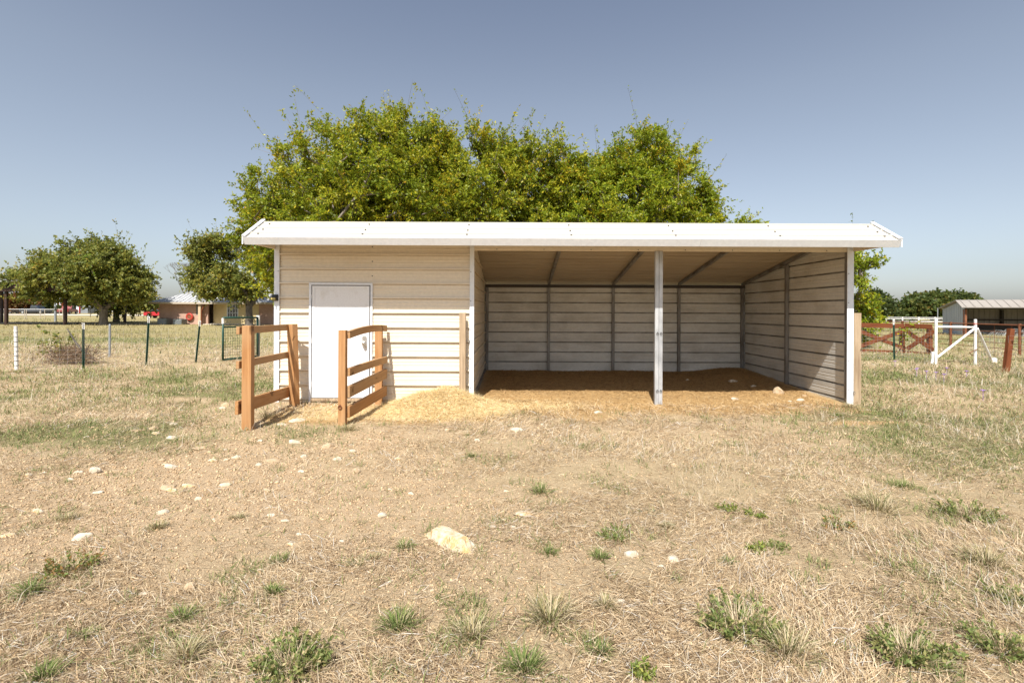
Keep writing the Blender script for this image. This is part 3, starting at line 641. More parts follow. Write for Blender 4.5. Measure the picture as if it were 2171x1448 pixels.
tree('mulberry_tree', 'small forked mulberry standing behind the broad round mulberry', b2, 1.2, .3,
     px_lobes(b2, 57.5, [(250, 632, 50, 22, 0), (285, 640, 38, 16, 0), (225, 630, 40, 20, 0)]), 110, 10, 14, .32, .11, 'mulberry', 22, None, stems=4, twig_len=1.2, gap=.2)
b3 = (-24.9, 46.2)
tree('mulberry_tree', 'dark leaved mulberry shading the brick house beside the shed', b3, 1.9, .30,
     px_lobes(b3, 46, [(500, 580, 50, 42, 0), (445, 575, 38, 28, 0), (532, 585, 36, 40, 0), (462, 540, 38, 36, 0), (430, 600, 24, 14, 0), (425, 528, 22, 22, 0), (408, 590, 18, 12, 0), (478, 614, 34, 12, -1), (445, 502, 12, 18, 0), (560, 580, 34, 46, 0)]),
     400, 9, 16, .225, .07, 'mulberry', 23, None, stems=3, twig_len=.95, sprays=22, gap=.44, up=.25, bark_='darkbark')
b4 = (-43, 66)                              # bare tree behind the house
dt = thing('bare_tree', 'leafless grey tree behind the brick house roof', 'tree', (-44.0, 66, 0)); q = MB(); r_ = random.Random(5)
def twigrec(p, d, ln, rad, k):
    e = p + d * ln; q.tube([p, e], [rad, rad * .7], 5, False)
    if k: 
        for _ in range(3): twigrec(e, (d + Vector((r_.uniform(-.7, .7), r_.uniform(-.5, .5), r_.uniform(-.1, .5)))).normalized(), ln * .68, rad * .6, k - 1)
twigrec(Vector((-44.0, 66, 0)), Vector((0, 0, 1)), 2.9, .10, 5); q.build('trunk', M['bark'], dt)
# trees far behind on the left and right
for nm, lab, base, th, tr, L, D, nc, ln, wd, pal, sd, grp in (
    ('rusty_shrub', 'rust coloured spreading shrub beyond the chain link fence', (-104, 104), .5, .2, [(35, 644, 34, 16, 0), (60, 650, 16, 10, 0)], 104, 90, .5, .16, 'rusty', 31, None),
    ('oak_tree', 'olive green bushy tree right of the rust coloured shrub', (-98, 108), 1, .25, [(105, 643, 26, 20, 0), (85, 652, 14, 10, 0), (128, 650, 16, 12, 0)], 108, 90, .55, .18, 'olive', 32, None),
    ('oak_tree', 'dark evergreen oak behind the olive bushy tree', (-118, 130), 2, .4, [(95, 630, 30, 22, 0), (140, 640, 28, 20, 0)], 130, 90, .7, .25, 'darkoak', 33, None),
    ('oak_tree', 'green tree glimpsed past the left post of the open carport', (-150, 140), 2, .4, [(2, 636, 22, 22, 0), (-40, 630, 30, 24, 0)], 140, 60, .7, .25, 'oak', 34, None),
    ('oak_tree', 'low bright tree between the two mulberry trunks', (-78, 104), 1.5, .25, [(275, 642, 22, 13, 0), (300, 645, 18, 11, 0)], 104, 60, .5, .17, 'olive', 35, None),
    ('oak_tree', 'pale bush beside the far white house on the left', (-112, 160), 1.2, .3, [(322, 645, 14, 9, 0), (345, 648, 14, 8, 0)], 160, 40, .7, .24, 'olive', 36, None),
    ('oak_tree', 'dark oak behind the yellow tipped elm at the right', (57, 78), 2, .35, [(1855, 642, 34, 30, 0), (1880, 655, 16, 14, 0)], 78, 100, .5, .17, 'darkoak', 41, None),
    ('oak_tree', 'dark green oak at the left of the grove beyond the white rail fence', (76, 92), 2.2, .42, [(1925, 648, 26, 17, 0), (1945, 640, 26, 22, 0), (1910, 662, 14, 10, 0)], 92, 110, .55, .19, 'oak', 42, 'grove of oaks beyond the white rail fence'),
    ('oak_tree', 'tallest oak with an amber side in the grove beyond the white rail fence', (81, 94), 2.6, .5, [(1970, 635, 40, 24, 0), (1998, 640, 32, 26, 0), (1985, 655, 34, 16, 0)], 94, 150, .55, .19, 'oak', 43, 'grove of oaks beyond the white rail fence'),
    ('oak_tree', 'brownish oak rising behind the grey barn roof', (91, 96), 2.4, .45, [(2030, 637, 34, 24, 0), (2055, 642, 22, 20, 0), (2010, 655, 26, 14, 0)], 96, 120, .55, .19, 'oak', 44, 'grove of oaks beyond the white rail fence'),
    ('oak_tree', 'small oak top just left of centre above the grey barn roof', (99, 100), 2, .4, [(2070, 642, 16, 14, 0), (2085, 649, 20, 10, 0), (2098, 652, 10, 6, 0)], 100, 70, .55, .19, 'oak', 45, 'grove of oaks beyond the white rail fence'),
    ('oak_tree', 'lone dark treetop above the right end of the grey barn roof', (124, 120), 2.5, .4, [(2162, 645, 12, 10, 0), (2168, 655, 14, 10, 0)], 120, 50, .6, .2, 'darkoak', 46, None)):
    tree(nm, lab, base, th, tr, px_lobes(base, D, [(a_, b_ + (9 if a_ > 1000 else 0), c_ * .93, d_ * .88, e_) for a_, b_, c_, d_, e_ in L]), nc, 8, 12, ln, wd, pal, sd, grp, stems=3, twig_len=1.0, gap=.25, bark_='darkbark', cat='shrub' if 'shrub' in nm else 'tree')
# the far line of woods on the horizon: nobody could count it
r = np.random.default_rng(3); n = 26000
fxs = r.uniform(-420, 420, n); fys = 300 + 25 * r.random(n); fh = 2.0 + 4.0 * fbm(fxs * .03, fxs * 0, 88, 4) ** 1.6 * 1.5
P = np.stack([fxs, fys, r.random(n) ** .8 * fh + .5], 1)
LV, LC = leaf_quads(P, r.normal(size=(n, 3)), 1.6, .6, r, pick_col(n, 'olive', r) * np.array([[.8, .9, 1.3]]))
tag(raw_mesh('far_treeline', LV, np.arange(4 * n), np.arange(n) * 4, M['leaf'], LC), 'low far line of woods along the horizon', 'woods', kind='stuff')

# ---------------------------------------------------------------- brick house, air conditioners, carport, hoop
def brick(name):
    m, N, L, b = newmat(name, .85, .1); tc = N.new('ShaderNodeTexCoord'); mp = N.new('ShaderNodeMapping')
    mp.inputs['Rotation'].default_value = (R(90), 0, 0); L.new(tc.outputs['Object'], mp.inputs[0])
    t = N.new('ShaderNodeTexBrick'); t.inputs['Scale'].default_value = 1; t.inputs['Brick Width'].default_value = .22; t.inputs['Row Height'].default_value = .075; t.inputs['Mortar Size'].default_value = .009
    t.inputs['Color1'].default_value = (.42, .235, .17, 1); t.inputs['Color2'].default_value = (.33, .17, .12, 1); t.inputs['Mortar'].default_value = (.48, .40, .33, 1)
    L.new(mp.outputs[0], t.inputs[0]); n = nnoise(N, L, 1.6, 4)
    L.new(mix(N, L, ramp(N, L, n.outputs[0], [(.4, 0.0), (.7, .6)]).outputs[0], t.outputs[0], (.50, .33, .25)), b.inputs['Base Color']); return m
M['brick'] = brick('pink_brown_brick')
M['roofmetal'] = painted('pale_metal_roof', (.50, .50, .50), (.36, .36, .38), .4, scale=.6, stretch=(1, 1, 1), metal=.2)
M['sidingy'] = painted('cream_siding_paint', (.66, .53, .28), (.6, .47, .25), .6, scale=.8)
M['fasciag'] = painted('tan_fascia', (.46, .40, .32), (.4, .34, .27), .6)
M['glass'] = painted('window_glass', (.03, .04, .05), (.08, .09, .1), .08, scale=1, spec=.8)
M['darkmetal'] = painted('dark_brown_steel', (.035, .018, .015), (.06, .03, .022), .55, scale=3)
M['acgrey'] = painted('grey_green_sheet_metal', (.17, .19, .18), (.12, .13, .13), .5, scale=2)
M['redplastic'] = painted('red_plastic', (.42, .05, .03), (.32, .04, .03), .4, scale=3)
M['tan'] = painted('tan_paint', (.5, .38, .25), (.42, .3, .2), .7)
hs = thing('brick_house', 'low brick house with a pale metal hip roof and cream siding behind the lawn', 'house', (-30, 50, 0))
HX = lambda px, D=50: (px - VX) * D / F
w = MB(); wz = 2.33
def wallrun(mb, x0, x1, y, z0, z1, holes):          # wall facing the viewer with rectangular openings
    xs = sorted({x0, x1, *[h[0] for h in holes], *[h[1] for h in holes]}); zs = sorted({z0, z1, *[h[2] for h in holes], *[h[3] for h in holes]})
    for i in range(len(xs) - 1):
        for j in range(len(zs) - 1):
            cx, cz = (xs[i] + xs[i+1]) / 2, (zs[j] + zs[j+1]) / 2
            if not any(h[0] < cx < h[1] and h[2] < cz < h[3] for h in holes): mb.box((xs[i], y, zs[j]), (xs[i+1], y + .2, zs[j+1]))
win1 = (HX(415.5), HX(421.5), .98, 2.05); win2 = (HX(480), HX(504), .72, 2.1)
wallrun(w, HX(337.5), HX(441), 50, -.1, wz, [win1]); w.box((HX(337.5), 50.2, -.1), (HX(337.5) + .2, 59, wz))
w.build('brick_wall', M['brick'], hs); w = MB()
w.box((HX(549), 50, -.1), (HX(640), 50.2, wz)); w.build('brick_wall', M['brick'], hs); w = MB(); w.box((HX(337.5) + .2, 58.8, -.1), (HX(640), 59, wz)); w.build('brick_wall', M['brick'], hs)
w = MB(); w.box((HX(441) + .002, 50.9, -.1), (HX(475), 51.1, wz)); wallrun(w, HX(475) + .002, HX(549) - .002, 50.1, -.1, wz, [win2])
for z in np.arange(.1, 2.3, .2): w.box((HX(441) + .01, 50.875, z), (HX(475) - .01, 50.8995, z + .012))
w.build('siding_wall', M['sidingy'], hs)
def window(v, y, mat, nm=3, rows=2):
    x0, x1, z0, z1 = v; f = MB(); e = .07
    f.box((x0, y - .04, z0), (x0 + e, y + .06, z1)); f.box((x1 - e, y - .04, z0), (x1, y + .06, z1)); f.box((x0 + e, y - .04, z1 - e), (x1 - e, y + .06, z1)); f.box((x0 + e, y - .04, z0), (x1 - e, y + .06, z0 + e))
    for k in range(1, nm): xx = x0 + (x1 - x0) * k / nm; f.box((xx - .02, y - .02, z0 + e), (xx + .02, y + .04, z1 - e))
    for k in range(1, rows): zz = z0 + (z1 - z0) * k / rows; f.box((x0 + e, y - .018, zz - .02), (x1 - e, y + .038, zz + .02))
    fo = f.build('window', mat, hs); g = MB(); g.box((x0 + .03, y + .045, z0 + .03), (x1 - .03, y + .055, z1 - .03)); g.build('pane', M['glass'], fo)
window(win1, 50.06, M['acgrey'], 1, 2); window(win2, 50.12, M['white'], 4, 3)
rf = MB(); ex0, ex1, ey0, ey1 = HX(324), HX(660), 49.3, 60; ez = 2.24; rz = 4.6; my = 54.6
rf.poly([(ex0, ey0, ez), (ex1, ey0, ez), (ex1, ey1, ez), (ex0, ey1, ez), (ex0 + 5.4, my, rz), (ex1, my, rz)], [(0,1,5,4), (3,0,4), (2,3,4,5), (1,2,5), (0,3,2,1)])
for k in range(60):
    x = ex0 + .3 + k * .42
    if x > ex1 - .2: break
    u = min(1, (x - ex0) / 5.4); rf.bar((x, ey0 + .01, ez + .03), (x, ey0 + (my - ey0) * u, ez + (rz - ez) * u + .03), .05, .05)
ro = rf.build('roof', M['roofmetal'], hs)
q = MB(); q.box((ex0 - .02, ey0 - .06, ez - .16), (ex1, ey0 - .005, ez + .02)); q.box((ex0 - .06, ey0 - .06, ez - .16), (ex0 - .021, ey1, ez + .02)); q.build('fascia', M['fasciag'], ro)
q = MB(); q.box((HX(420.5, 49.5), 49.44, -.05), (HX(426, 49.5), 49.6, ez - .161)); q.build('porch_post', M['tan'], hs)
q = MB(); q.bar((HX(427, 49.5), 49.52, 1.4), (HX(434, 49.5), 49.52, 2.05), .1, .1, (0, 1, 0)); q.box((HX(426.5, 49.5), 49.46, .0), (HX(428, 49.5), 49.58, 1.45)); q.build('post_brace', M['redwood'], hs)
q = MB(); q.box((HX(441), 49.2, -.05), (HX(560), 50.88, .09)); q.build('porch_slab', mg, hs)
hr = thing('hose_reel', 'round red hose reel hanging on the brick house wall', 'hose reel', (HX(404), 49.9, .75)); q = MB(); q.ring((HX(404), 49.86, .78), .28, .11, 'y', 18, 8); q.build('hose', M['redplastic'], hr, smooth=True)
q = MB(); q.tube([(HX(404), 49.78, .78), (HX(404), 49.99, .78)], .2, 12); q.build('drum', M['rust'], hr)
def ac(x0, x1, y, z1, lab):
    t = thing('air_conditioner', lab, 'air conditioner', ((x0 + x1) / 2, y, 0), 'outdoor air conditioner units')
    q = MB(); q.box((x0, y - .9, .0), (x1, y, z1)); bo = q.build('housing', M['acgrey'], t, bevel=.03)
    q = MB()
    for z in np.arange(.12, z1 - .1, .07): q.box((x0 + .08, y - .925, z), (x1 - .08, y - .902, z + .028))
    q.build('louvre', M['gpost'], bo); q = MB(); q.tube([(((x0 + x1) / 2), y - .45, z1 + .001), ((x0 + x1) / 2, y - .45, z1 + .04)], .32, 14); q.build('fan_grille', M['beam'], t)
ac(HX(333, 48.6), HX(352.5, 48.6), 49.5, .62, 'larger grey air conditioner at the corner of the brick house')
ac(HX(367.5, 48.9), HX(386, 48.9), 49.7, .55, 'smaller grey air conditioner below the brick wall, right of the larger one')
cp = thing('open_carport', 'dark brown flat roofed open carport at the edge of the left lawn', 'carport', (-45, 47, 0))
q = MB(); q.box((-58, 45.2, 3.12), (HX(168, 46), 45.32, 3.98)); q.build('fascia', M['darkmetal'], cp)
q = MB(); q.box((-58.2, 45.1, 3.985), (HX(168, 46) + .1, 54, 4.09)); q.build('roof', M['roofmetal'], cp)
q = MB(); q.box((-58, 45.33, 3.4), (HX(168, 46), 53.9, 3.97)); q.build('ceiling', M['darkmetal'], cp)
for px, y in ((13.5, 45.5), (138.5, 46.5), (-60, 45.5)):
    x = HX(px, y); q = MB(); q.box((x - .11, y - .1, -.1), (x + .11, y + .1, 3.5)); q.build('post', M['darkmetal'], cp)
for x in (-56, -49, -42.5): q = MB(); q.box((x - .1, 53.5, -.1), (x + .1, 53.7, 3.5)); q.build('post', M['darkmetal'], cp)
bh = thing('basketball_hoop', 'grey pole basketball hoop with a clear backboard beyond the carport', 'basketball hoop', (HX(117.5, 58), 58, 0)); X = HX(117.5, 58)
q = MB(); q.box((X - .09, 57.92, -.05), (X + .09, 58.08, 2.9)); q.build('pole', M['gpost'], bh)
q = MB(); q.bar((X, 57.9, 2.5), (X + .62, 57.5, 2.0), .06, .1); q.bar((X, 57.9, 2.85), (X + .62, 57.5, 2.75), .06, .1); q.build('arm', M['white'], bh)
q = MB(); x0, x1 = HX(127.5, 57.5), HX(143.5, 57.5)
for a_, b_ in (((x0, 1.98), (x1, 2.06)), ((x0, 2.8), (x1, 2.86)), ((x0, 2.061), (x0 + .07, 2.799)), ((x1 - .07, 2.061), (x1, 2.799)), ((x0 + .2, 2.2), (x0 + .25, 2.55)), ((x1 - .3, 2.2), (x1 - .25, 2.55)), ((x0 + .25, 2.5), (x1 - .3, 2.55))):
    q.box((a_[0], 57.40, a_[1]), (b_[0], 57.45, b_[1]))
q.build('backboard_frame', M['white'], bh)
q = MB(); q.ring(((x0 + x1) / 2, 57.1, 2.12), .23, .02, 'z'); q.box(((x0 + x1) / 2 - .22, 57.34, 1.99), ((x0 + x1) / 2 + .22, 57.395, 2.2)); q.build('rim', M['redplastic'], bh)

# ---------------------------------------------------------------- parked vehicles and far buildings on the left
def carmat(n, c): return painted(n, c, tuple(v * .8 for v in c), .25, scale=1, stretch=(1, 1, 1), spec=.6)
tyre = painted('tyre_rubber', (.015, .015, .015), (.03, .028, .026), .8)
def car(name, label, x, y, rot, mat, L=4.5, Wd=1.8, Ht=1.5, pickup=False):
    z = tz1(x, y); t = thing(name, label, 'pickup' if pickup else 'car', (x, y, z)); Mx = Matrix.Translation((x, y, z)) @ Matrix.Rotation(rot, 4, 'Z')
    def ex(prof, wd, nm, mt, par, bev=.04):
        q = MB(); n = len(prof); q.poly([Mx @ Vector((a, -wd/2, c)) for a, c in prof] + [Mx @ Vector((a, wd/2, c)) for a, c in prof],
            [tuple(range(n)), tuple(range(2*n - 1, n - 1, -1))] + [(i, (i+1) % n, n + (i+1) % n, n + i) for i in range(n)]); return q.build(nm, mt, par, bevel=bev)
    h = L / 2
    if pickup: bp = [(-h, .45), (h, .45), (h, .95), (h - 1.3, 1.05), (h - 1.35, 1.06), (-h, 1.08)]; cab = [(-.5, 1.085), (h - 1.3, 1.07), (h - 1.9, Ht), (-.3, Ht)]
    else: bp = [(-h, .4), (h, .35), (h, .72), (h - .9, .95), (-h + .1, 1.0), (-h, .85)]; cab = [(-h + .15, 1.005), (h - 1.0, .96), (h - 1.75, Ht), (-h + .6, Ht)]
    bo = ex(bp, Wd, 'body', mat, t, .06); cb = ex(cab, Wd * .86, 'cabin', mat, t, .05)
    c0 = [(a * .88 + .0, c) for a, c in cab]; ex([(c0[0][0], cab[0][1] + .06), (c0[1][0], cab[1][1] + .06), (c0[2][0], Ht - .09), (c0[3][0], Ht - .09)], Wd * .86 + .02, 'window', M['glass'], cb, 0)
    for sx in (-h + .8, h - .85):
        for sy in (-1, 1):
            q = MB(); q.tube([Mx @ Vector((sx, sy * (Wd/2 - .2), .33)), Mx @ Vector((sx, sy * (Wd/2 + .01), .33))], .33, 16); wh = q.build('wheel', tyre, t)
            q = MB(); q.tube([Mx @ Vector((sx, sy * (Wd/2 + .0), .33)), Mx @ Vector((sx, sy * (Wd/2 + .02), .33))], .2, 10); q.build('rim', M['galv'], wh)
car('parked_car', 'red hatchback parked past the corner of the brick house', HX(343, 78), 78, .15, carmat('red_car_paint', (.45, .02, .03)), 4.4)
car('parked_car', 'blue car parked beyond the chain link fence by the rust coloured shrub', HX(13, 104), 104, .1, carmat('blue_car_paint', (.03, .05, .25)), 4.6)
car('parked_pickup', 'dark pickup parked beyond the chain link fence', HX(76, 103), 103, .05, carmat('dark_truck_paint', (.03, .04, .06)), 5.2, 1.95, 1.8, True)
car('parked_car', 'white car parked far off between the two mulberry trunks', HX(236, 118), 118, .1, carmat('white_car_paint', (.7, .7, .7)), 4.6)
car('parked_pickup', 'dark red pickup parked behind the basketball hoop', HX(143, 100), 100, 2.0, carmat('maroon_truck_paint', (.25, .03, .025)), 5, 1.9, 1.7, True)
def hut(name, label, x0, x1, y, z1, wm, rm, dp=4, ridge=.5, wins=0):
    z = tz1((x0 + x1) / 2, y); t = thing(name, label, 'building', ((x0 + x1) / 2, y, z)); q = MB(); q.box((x0, y, z - .2), (x1, y + dp, z + z1)); wl = q.build('wall', wm, t)
    q = MB(); a, b = x0 - .2, x1 + .2
    q.poly([(a, y - .3, z + z1), (b, y - .3, z + z1), (b, y + dp + .3, z + z1), (a, y + dp + .3, z + z1), (a, y + dp / 2, z + z1 + ridge), (b, y + dp / 2, z + z1 + ridge)], [(0,1,5,4), (2,3,4,5), (0,4,3), (1,2,5), (0,3,2,1)]); q.build('roof', rm, t)
    for k in range(wins): xx = x0 + (x1 - x0) * (k + .6) / (wins + .3); q = MB(); q.box((xx, y - .03, z + z1 * .35), (xx + (x1 - x0) * .5 / wins, y - .002, z + z1 * .8)); q.build('window', M['glass'], t)
hut('white_house', 'far white house with dark windows seen left of the brick house', HX(312, 185), HX(337, 185), 185, 2.0, M['white'], M['roofmetal'], 8, .9, 4)
hut('metal_hut', 'small grey metal hut seen past the trunk of the broad mulberry', HX(170, 112), HX(186, 112), 112, 1.5, M['gpost'], M['gpost'], 3, .2)
hut('brick_cottage', 'low brown brick building under the dark oak beyond the white rail fence', HX(1850, 86), HX(1897, 86), 86, 1.7, M['brick'], M['darkmetal'], 6, .4, 2)
st = thing('display_board', 'white and red upright board beside the small grey metal hut', 'board', (HX(166, 110), 110, tz1(-98, 110))); zb = tz1(-98, 110)
q = MB(); q.box((HX(161.5, 110), 110, zb), (HX(167, 110), 110.3, zb + 1.6)); q.build('white_panel', M['white'], st)
q = MB(); q.box((HX(167, 110) + .005, 110, zb), (HX(168.4, 110), 110.3, zb + 1.55)); q.build('red_panel', M['redplastic'], st)

# ---------------------------------------------------------------- fences on the left
def mesh_wire(mb, p0, p1, z0, z1, dx, dz, r, wav=0, graded=False):
    p0 = Vector((*p0, 0)); p1 = Vector((*p1, 0)); L = (p1 - p0).length; n = max(1, int(L / dx)); rr = random.Random(int(L * 977))
    zs = [z0 + (z1 - z0) * (k / max(1, round((z1 - z0) / dz))) ** (1.25 if graded else 1) for k in range(max(1, round((z1 - z0) / dz)) + 1)]
    for k in range(n + 1):
        p = p0.lerp(p1, k / n); g = tz1(p.x, p.y); mb.tube([(p.x, p.y, g + z0), (p.x + rr.uniform(-wav, wav), p.y, g + z1)], r, 3, False)
    for z in zs:
        pts = []
        for k in range(0, 9):
            p = p0.lerp(p1, k / 8); pts.append((p.x, p.y, tz1(p.x, p.y) + z + rr.uniform(-wav, wav) * .5))
        mb.tube(pts, r, 3, False)
def tpost(p0, p1, parent, white=.16, top='white'):
    p0 = Vector(p0); p1 = Vector(p1); d = (p1 - p0).normalized(); k = p1 - d * white
    def sect(a, b, nm, mt, par, s=1.0):
        q = MB(); q.bar(a, b, .046 * s, .008, (0, 1, 0)); q.bar(a + Vector((0, -.021 * s, 0)), b + Vector((0, -.021 * s, 0)), .008, .034 * s, (0, 1, 0))
        z = .1
        while z < (b - a).length: c = a + (b - a).normalized() * z; q.bar(c + Vector((0, -.039 * s, -.012)), c + Vector((0, -.039 * s, .012)), .018, .012, (0, 1, 0)); z += .055
        return q.build(nm, mt, par)
    o = sect(p0 - d * .2, k, 'post', M['green'], parent); sect(k + d * .001, p1, 'white_tip', M['wpaint'], o, 1.05); return o
def gpt(px, py): x, y = gp(px, py); return Vector((x, y, tz1(x, y)))
lf = thing('wire_fence', 'sagging wire mesh fence on green steel posts across the left pasture', 'fence', gpt(178, 780), )
q = MB(); pw = gpt(36, 785); q.tube([pw - Vector((0, 0, .2)), (pw.x - .03, pw.y, 1.075)], .036, 10); wp = q.build('post', M['wpaint'], lf, label='white pipe post bound with dark wire')
q = MB()
for z in np.arange(.12, .95, .115): q.ring((pw.x - .03 * z, pw.y, z + pw.z), .037, .007, 'z', 12, 5)
q.build('wire_wrap', M['screw'], wp)
P_ = [pw]
for bx, by, tx, ty in ((178, 780, 177.5, 685), (311, 775, 316, 672), (416, 770, 424.5, 680)):
    p = gpt(bx, by); tp = at(tx, ty, p.y + .02); tpost(p, tp, lf); P_.append(p)
gl, gr_ = gpt(473, 768), gpt(546, 759); P_.append(gl)
q = MB()
for a, b_ in zip(P_[:-1], P_[1:]): mesh_wire(q, a.xy, b_.xy, .03, .98, .15, .1, .0016, .01, True)
mesh_wire(q, (pw.x - 2.2, pw.y - .3), pw.xy, .03, .98, .15, .1, .0016, .01, True); mesh_wire(q, gr_.xy, (-4.0, 15.6), .03, .98, .15, .1, .0016, .01, True)
q.build('wire_mesh', M['wire'], lf)
gt = thing('mesh_gate', 'dark green tube gate filled with wire mesh, by its white topped post', 'gate', gl)
q = MB(); r_ = .03; a, b_ = gl + Vector((0, 0, .06)), gr_ + Vector((0, 0, .06)); H1 = Vector((0, 0, 1.2)); H2 = Vector((0, 0, .93))
q.tube([a, a + H1], r_, 8); q.tube([b_, b_ + H1], r_, 8); q.tube([a, b_], r_, 8); q.tube([a + H1, b_ + H1], r_, 8); q.tube([a + H2, b_ + H2], r_ * .8, 8); gf = q.build('gate_frame', M['green'], gt, smooth=True)
q = MB(); mesh_wire(q, a.xy, b_.xy, .08, .98, .085, .085, .004); q.build('mesh_panel', M['green'], gt)
q = MB(); q.tube([a + Vector((-.002, -.002, 1.03)), a + Vector((-.002, -.002, 1.19))], .034, 8); q.build('white_band', M['wpaint'], gf)
q = MB(); w0 = a.lerp(b_, .12) + Vector((0, 0, 1.05)); q.tube([w0 + Vector((-.06, 0, -.04)), w0 + Vector((0, 0, .06)), w0 + Vector((.05, 0, -.05)), w0 + Vector((.09, 0, .05))], .006, 5); q.build('wire_latch', M['screw'], gt)
q = MB(); pg_ = gr_ + Vector((-.03, .1, 0)); q.tube([pg_ - Vector((0, 0, .2)), pg_ + Vector((.0, 0, 1.32))], .05, 10); q.cur = 1; q.tube([pg_ + Vector((0, 0, .9)), pg_ + Vector((0, 0, 1.325))], .053, 10)
tag(q.build('gate_post', [M['gpost'], M['wpaint']]), 'round steel gate post, white at the top and grey below, by the green mesh gate', 'post')
q = MB(); p = gpt(233, 756); q.tube([p - Vector((0, 0, .2)), (p.x, p.y, 1.0), (p.x, p.y, 1.03)], [.032, .032, .02], 10); tag(q.build('pipe_post', M['gpost'], smooth=False), 'plain grey pipe post standing alone behind the left wire fence', 'post')
# thin dark posts along the road and the chain link fence
for px in (191.5, 229.5, 267.5, 305):
    x, y = HX(px, 82), 82.0; z = tz1(x, y); q = MB(); q.bar((x, y, z - .1), (x, y, z + 1.25), .06, .06); q.bar((x, y - .04, z + .2), (x, y - .04, z + 1.2), .03, .02)
    o = q.build('fence_post', M['beam']); tag(o, 'thin dark steel post in the row along the far road on the left', 'post', 'thin dark posts along the far road')
cl = thing('chain_link_fence', 'low chain link fence with pale rails in front of the far parked vehicles', 'fence', (HX(90, 70), 70, tz1(HX(90, 70), 70)))
q = MB(); xa, xb = HX(-60, 70), HX(150, 70); zf = tz1(HX(60, 70), 70); q.tube([(xa, 70, zf + 1.42), (HX(133, 70), 70, zf + 1.42)], .035, 6); q.tube([(HX(95, 70), 70, zf + .75), (HX(133, 70), 70, zf + .75)], .03, 6); q.build('top_rail', M['wpaint'], cl)
for px in (-40, 9, 52.5, 56, 85.5, 95, 126, 133): x = HX(px, 70); q = MB(); q.tube([(x, 70, zf - .2), (x, 70, zf + 1.46)], .038, 6); q.build('post', M['fasciag'], cl)
q = MB(); mesh_wire(q, (xa, 70.05), (HX(133, 70), 70.05), .05, 1.4, .16, .14, .004); q.build('chain_mesh', M['wire'], cl)
# brush heap caught on the left fence
bh_ = thing('brush_heap', 'heap of dead brown brush with green sprigs against the left wire fence', 'brush heap', gpt(118, 778)); r = np.random.default_rng(9)
c0 = gpt(118, 774) + Vector((0, .35, 0)); n = 1500
u = r.normal(size=(n, 3)); P = np.array(c0) + u * np.array([.34, .25, .14]) + np.array([0, 0, .22]); P[:, 2] = np.maximum(P[:, 2], .01)
P[: n // 4] += np.array([.38, 0, -.05]); D = r.normal(size=(n, 3)) + np.array([.3, 0, .2])
LV, LC = leaf_quads(P, D, .26, .006, r, np.array([[.25, .17, .115]]) * (.5 + r.random((n, 1))))
raw_mesh('dead_brush', LV, np.arange(4 * n), np.arange(n) * 4, M['grass'], LC, bh_)
q = MB(); q.tube([c0 + Vector((.55, -.1, .3)), c0 + Vector((.2, 0, .62)), c0 + Vector((-.1, .1, .95))], [.03, .025, .015], 6); q.tube([c0 + Vector((.62, -.2, 0)), c0 + Vector((.66, -.15, .4)), c0 + Vector((.8, -.1, .7))], [.012, .012, .008], 5); q.build('dead_stick', M['darkbark'], bh_)
T0 = []; Dr = []; n = 0
for a, e in (((-.1, 0, .3), (-.75, -.1, 1.05)), ((-.1, 0, .3), (-.35, 0, .8)), ((-.1, .1, .25), (-.85, 0, .55)), ((.05, 0, .3), (.02, .1, .75)), ((-.15, 0, .2), (-.7, -.1, .3))):
    for k in range(46): t_ = (k + 1) / 46; T0.append(np.array(c0) + np.array(a) * (1 - t_) + np.array(e) * t_ + np.array([0, 0, .12 * math.sin(3.14 * t_)]) + r.normal(size=3) * .03); Dr.append(r.normal(size=3) + [0, 0, -.2])
LV, LC = leaf_quads(np.array(T0), np.array(Dr), .085, .028, r, pick_col(len(T0), 'mulberry', r)); n = len(T0)
raw_mesh('green_sprig', LV, np.arange(4 * n), np.arange(n) * 4, M['leaf'], LC, bh_)

# ---------------------------------------------------------------- right side: fences, brace, barn
rx = thing('crossbuck_fence', 'red stained timber fence with crossed braces right of the shed', 'fence', (14.0, 18, 0))
A0, A1, A2 = Vector((11.2, 19.6, 0)), Vector((14.35, 17.9, 0)), Vector((15.0, 17.0, 0))
A0 = Vector((HX(1812, 18.9), 18.9, 0)); A1 = Vector((HX(1918, 18.2), 18.2, 0)); A2 = Vector((HX(1977, 17.5), 17.5, 0))
for p in (A0, A1, A2): board('post', p + Vector((0, .12, -.2)), p + Vector((0, .12, 1.0)), .13, .13, M['redwood'], rx, (1, 0, 0))
for a, b_ in ((A0, A1), (A1, A2)):
    dd = (b_ - a).normalized(); a_ = a + dd * .01; e = b_ - dd * .01
    board('top_rail', a_ + Vector((0, 0, 1.02)), e + Vector((0, 0, 1.0)), .17, .05, M['redwood'], rx, (0, 0, 1)); board('bottom_rail', a_ + Vector((0, .0, .02)), e + Vector((0, .0, .0)), .15, .045, M['redwood'], rx, (0, 0, 1))
    board('cross_brace', a_ + Vector((0, -.055, .84)), e + Vector((0, -.055, .16)), .14, .04, M['redwood'], rx, (0, 0, 1)); board('cross_brace', a_ + Vector((0, -.1, .16)), e + Vector((0, -.1, .86)), .14, .04, M['redwood'], rx, (0, 0, 1))
r = np.random.default_rng(4); n = 70; c0 = A1.lerp(A2, .2)
P = np.array(c0) + r.normal(size=(n, 3)) * np.array([.28, .05, .14]) + np.array([0, -.15, .92]); P[45:] = np.array(A1) + r.normal(size=(25, 3)) * np.array([.1, .05, .22]) + np.array([-.25, -.15, .5])
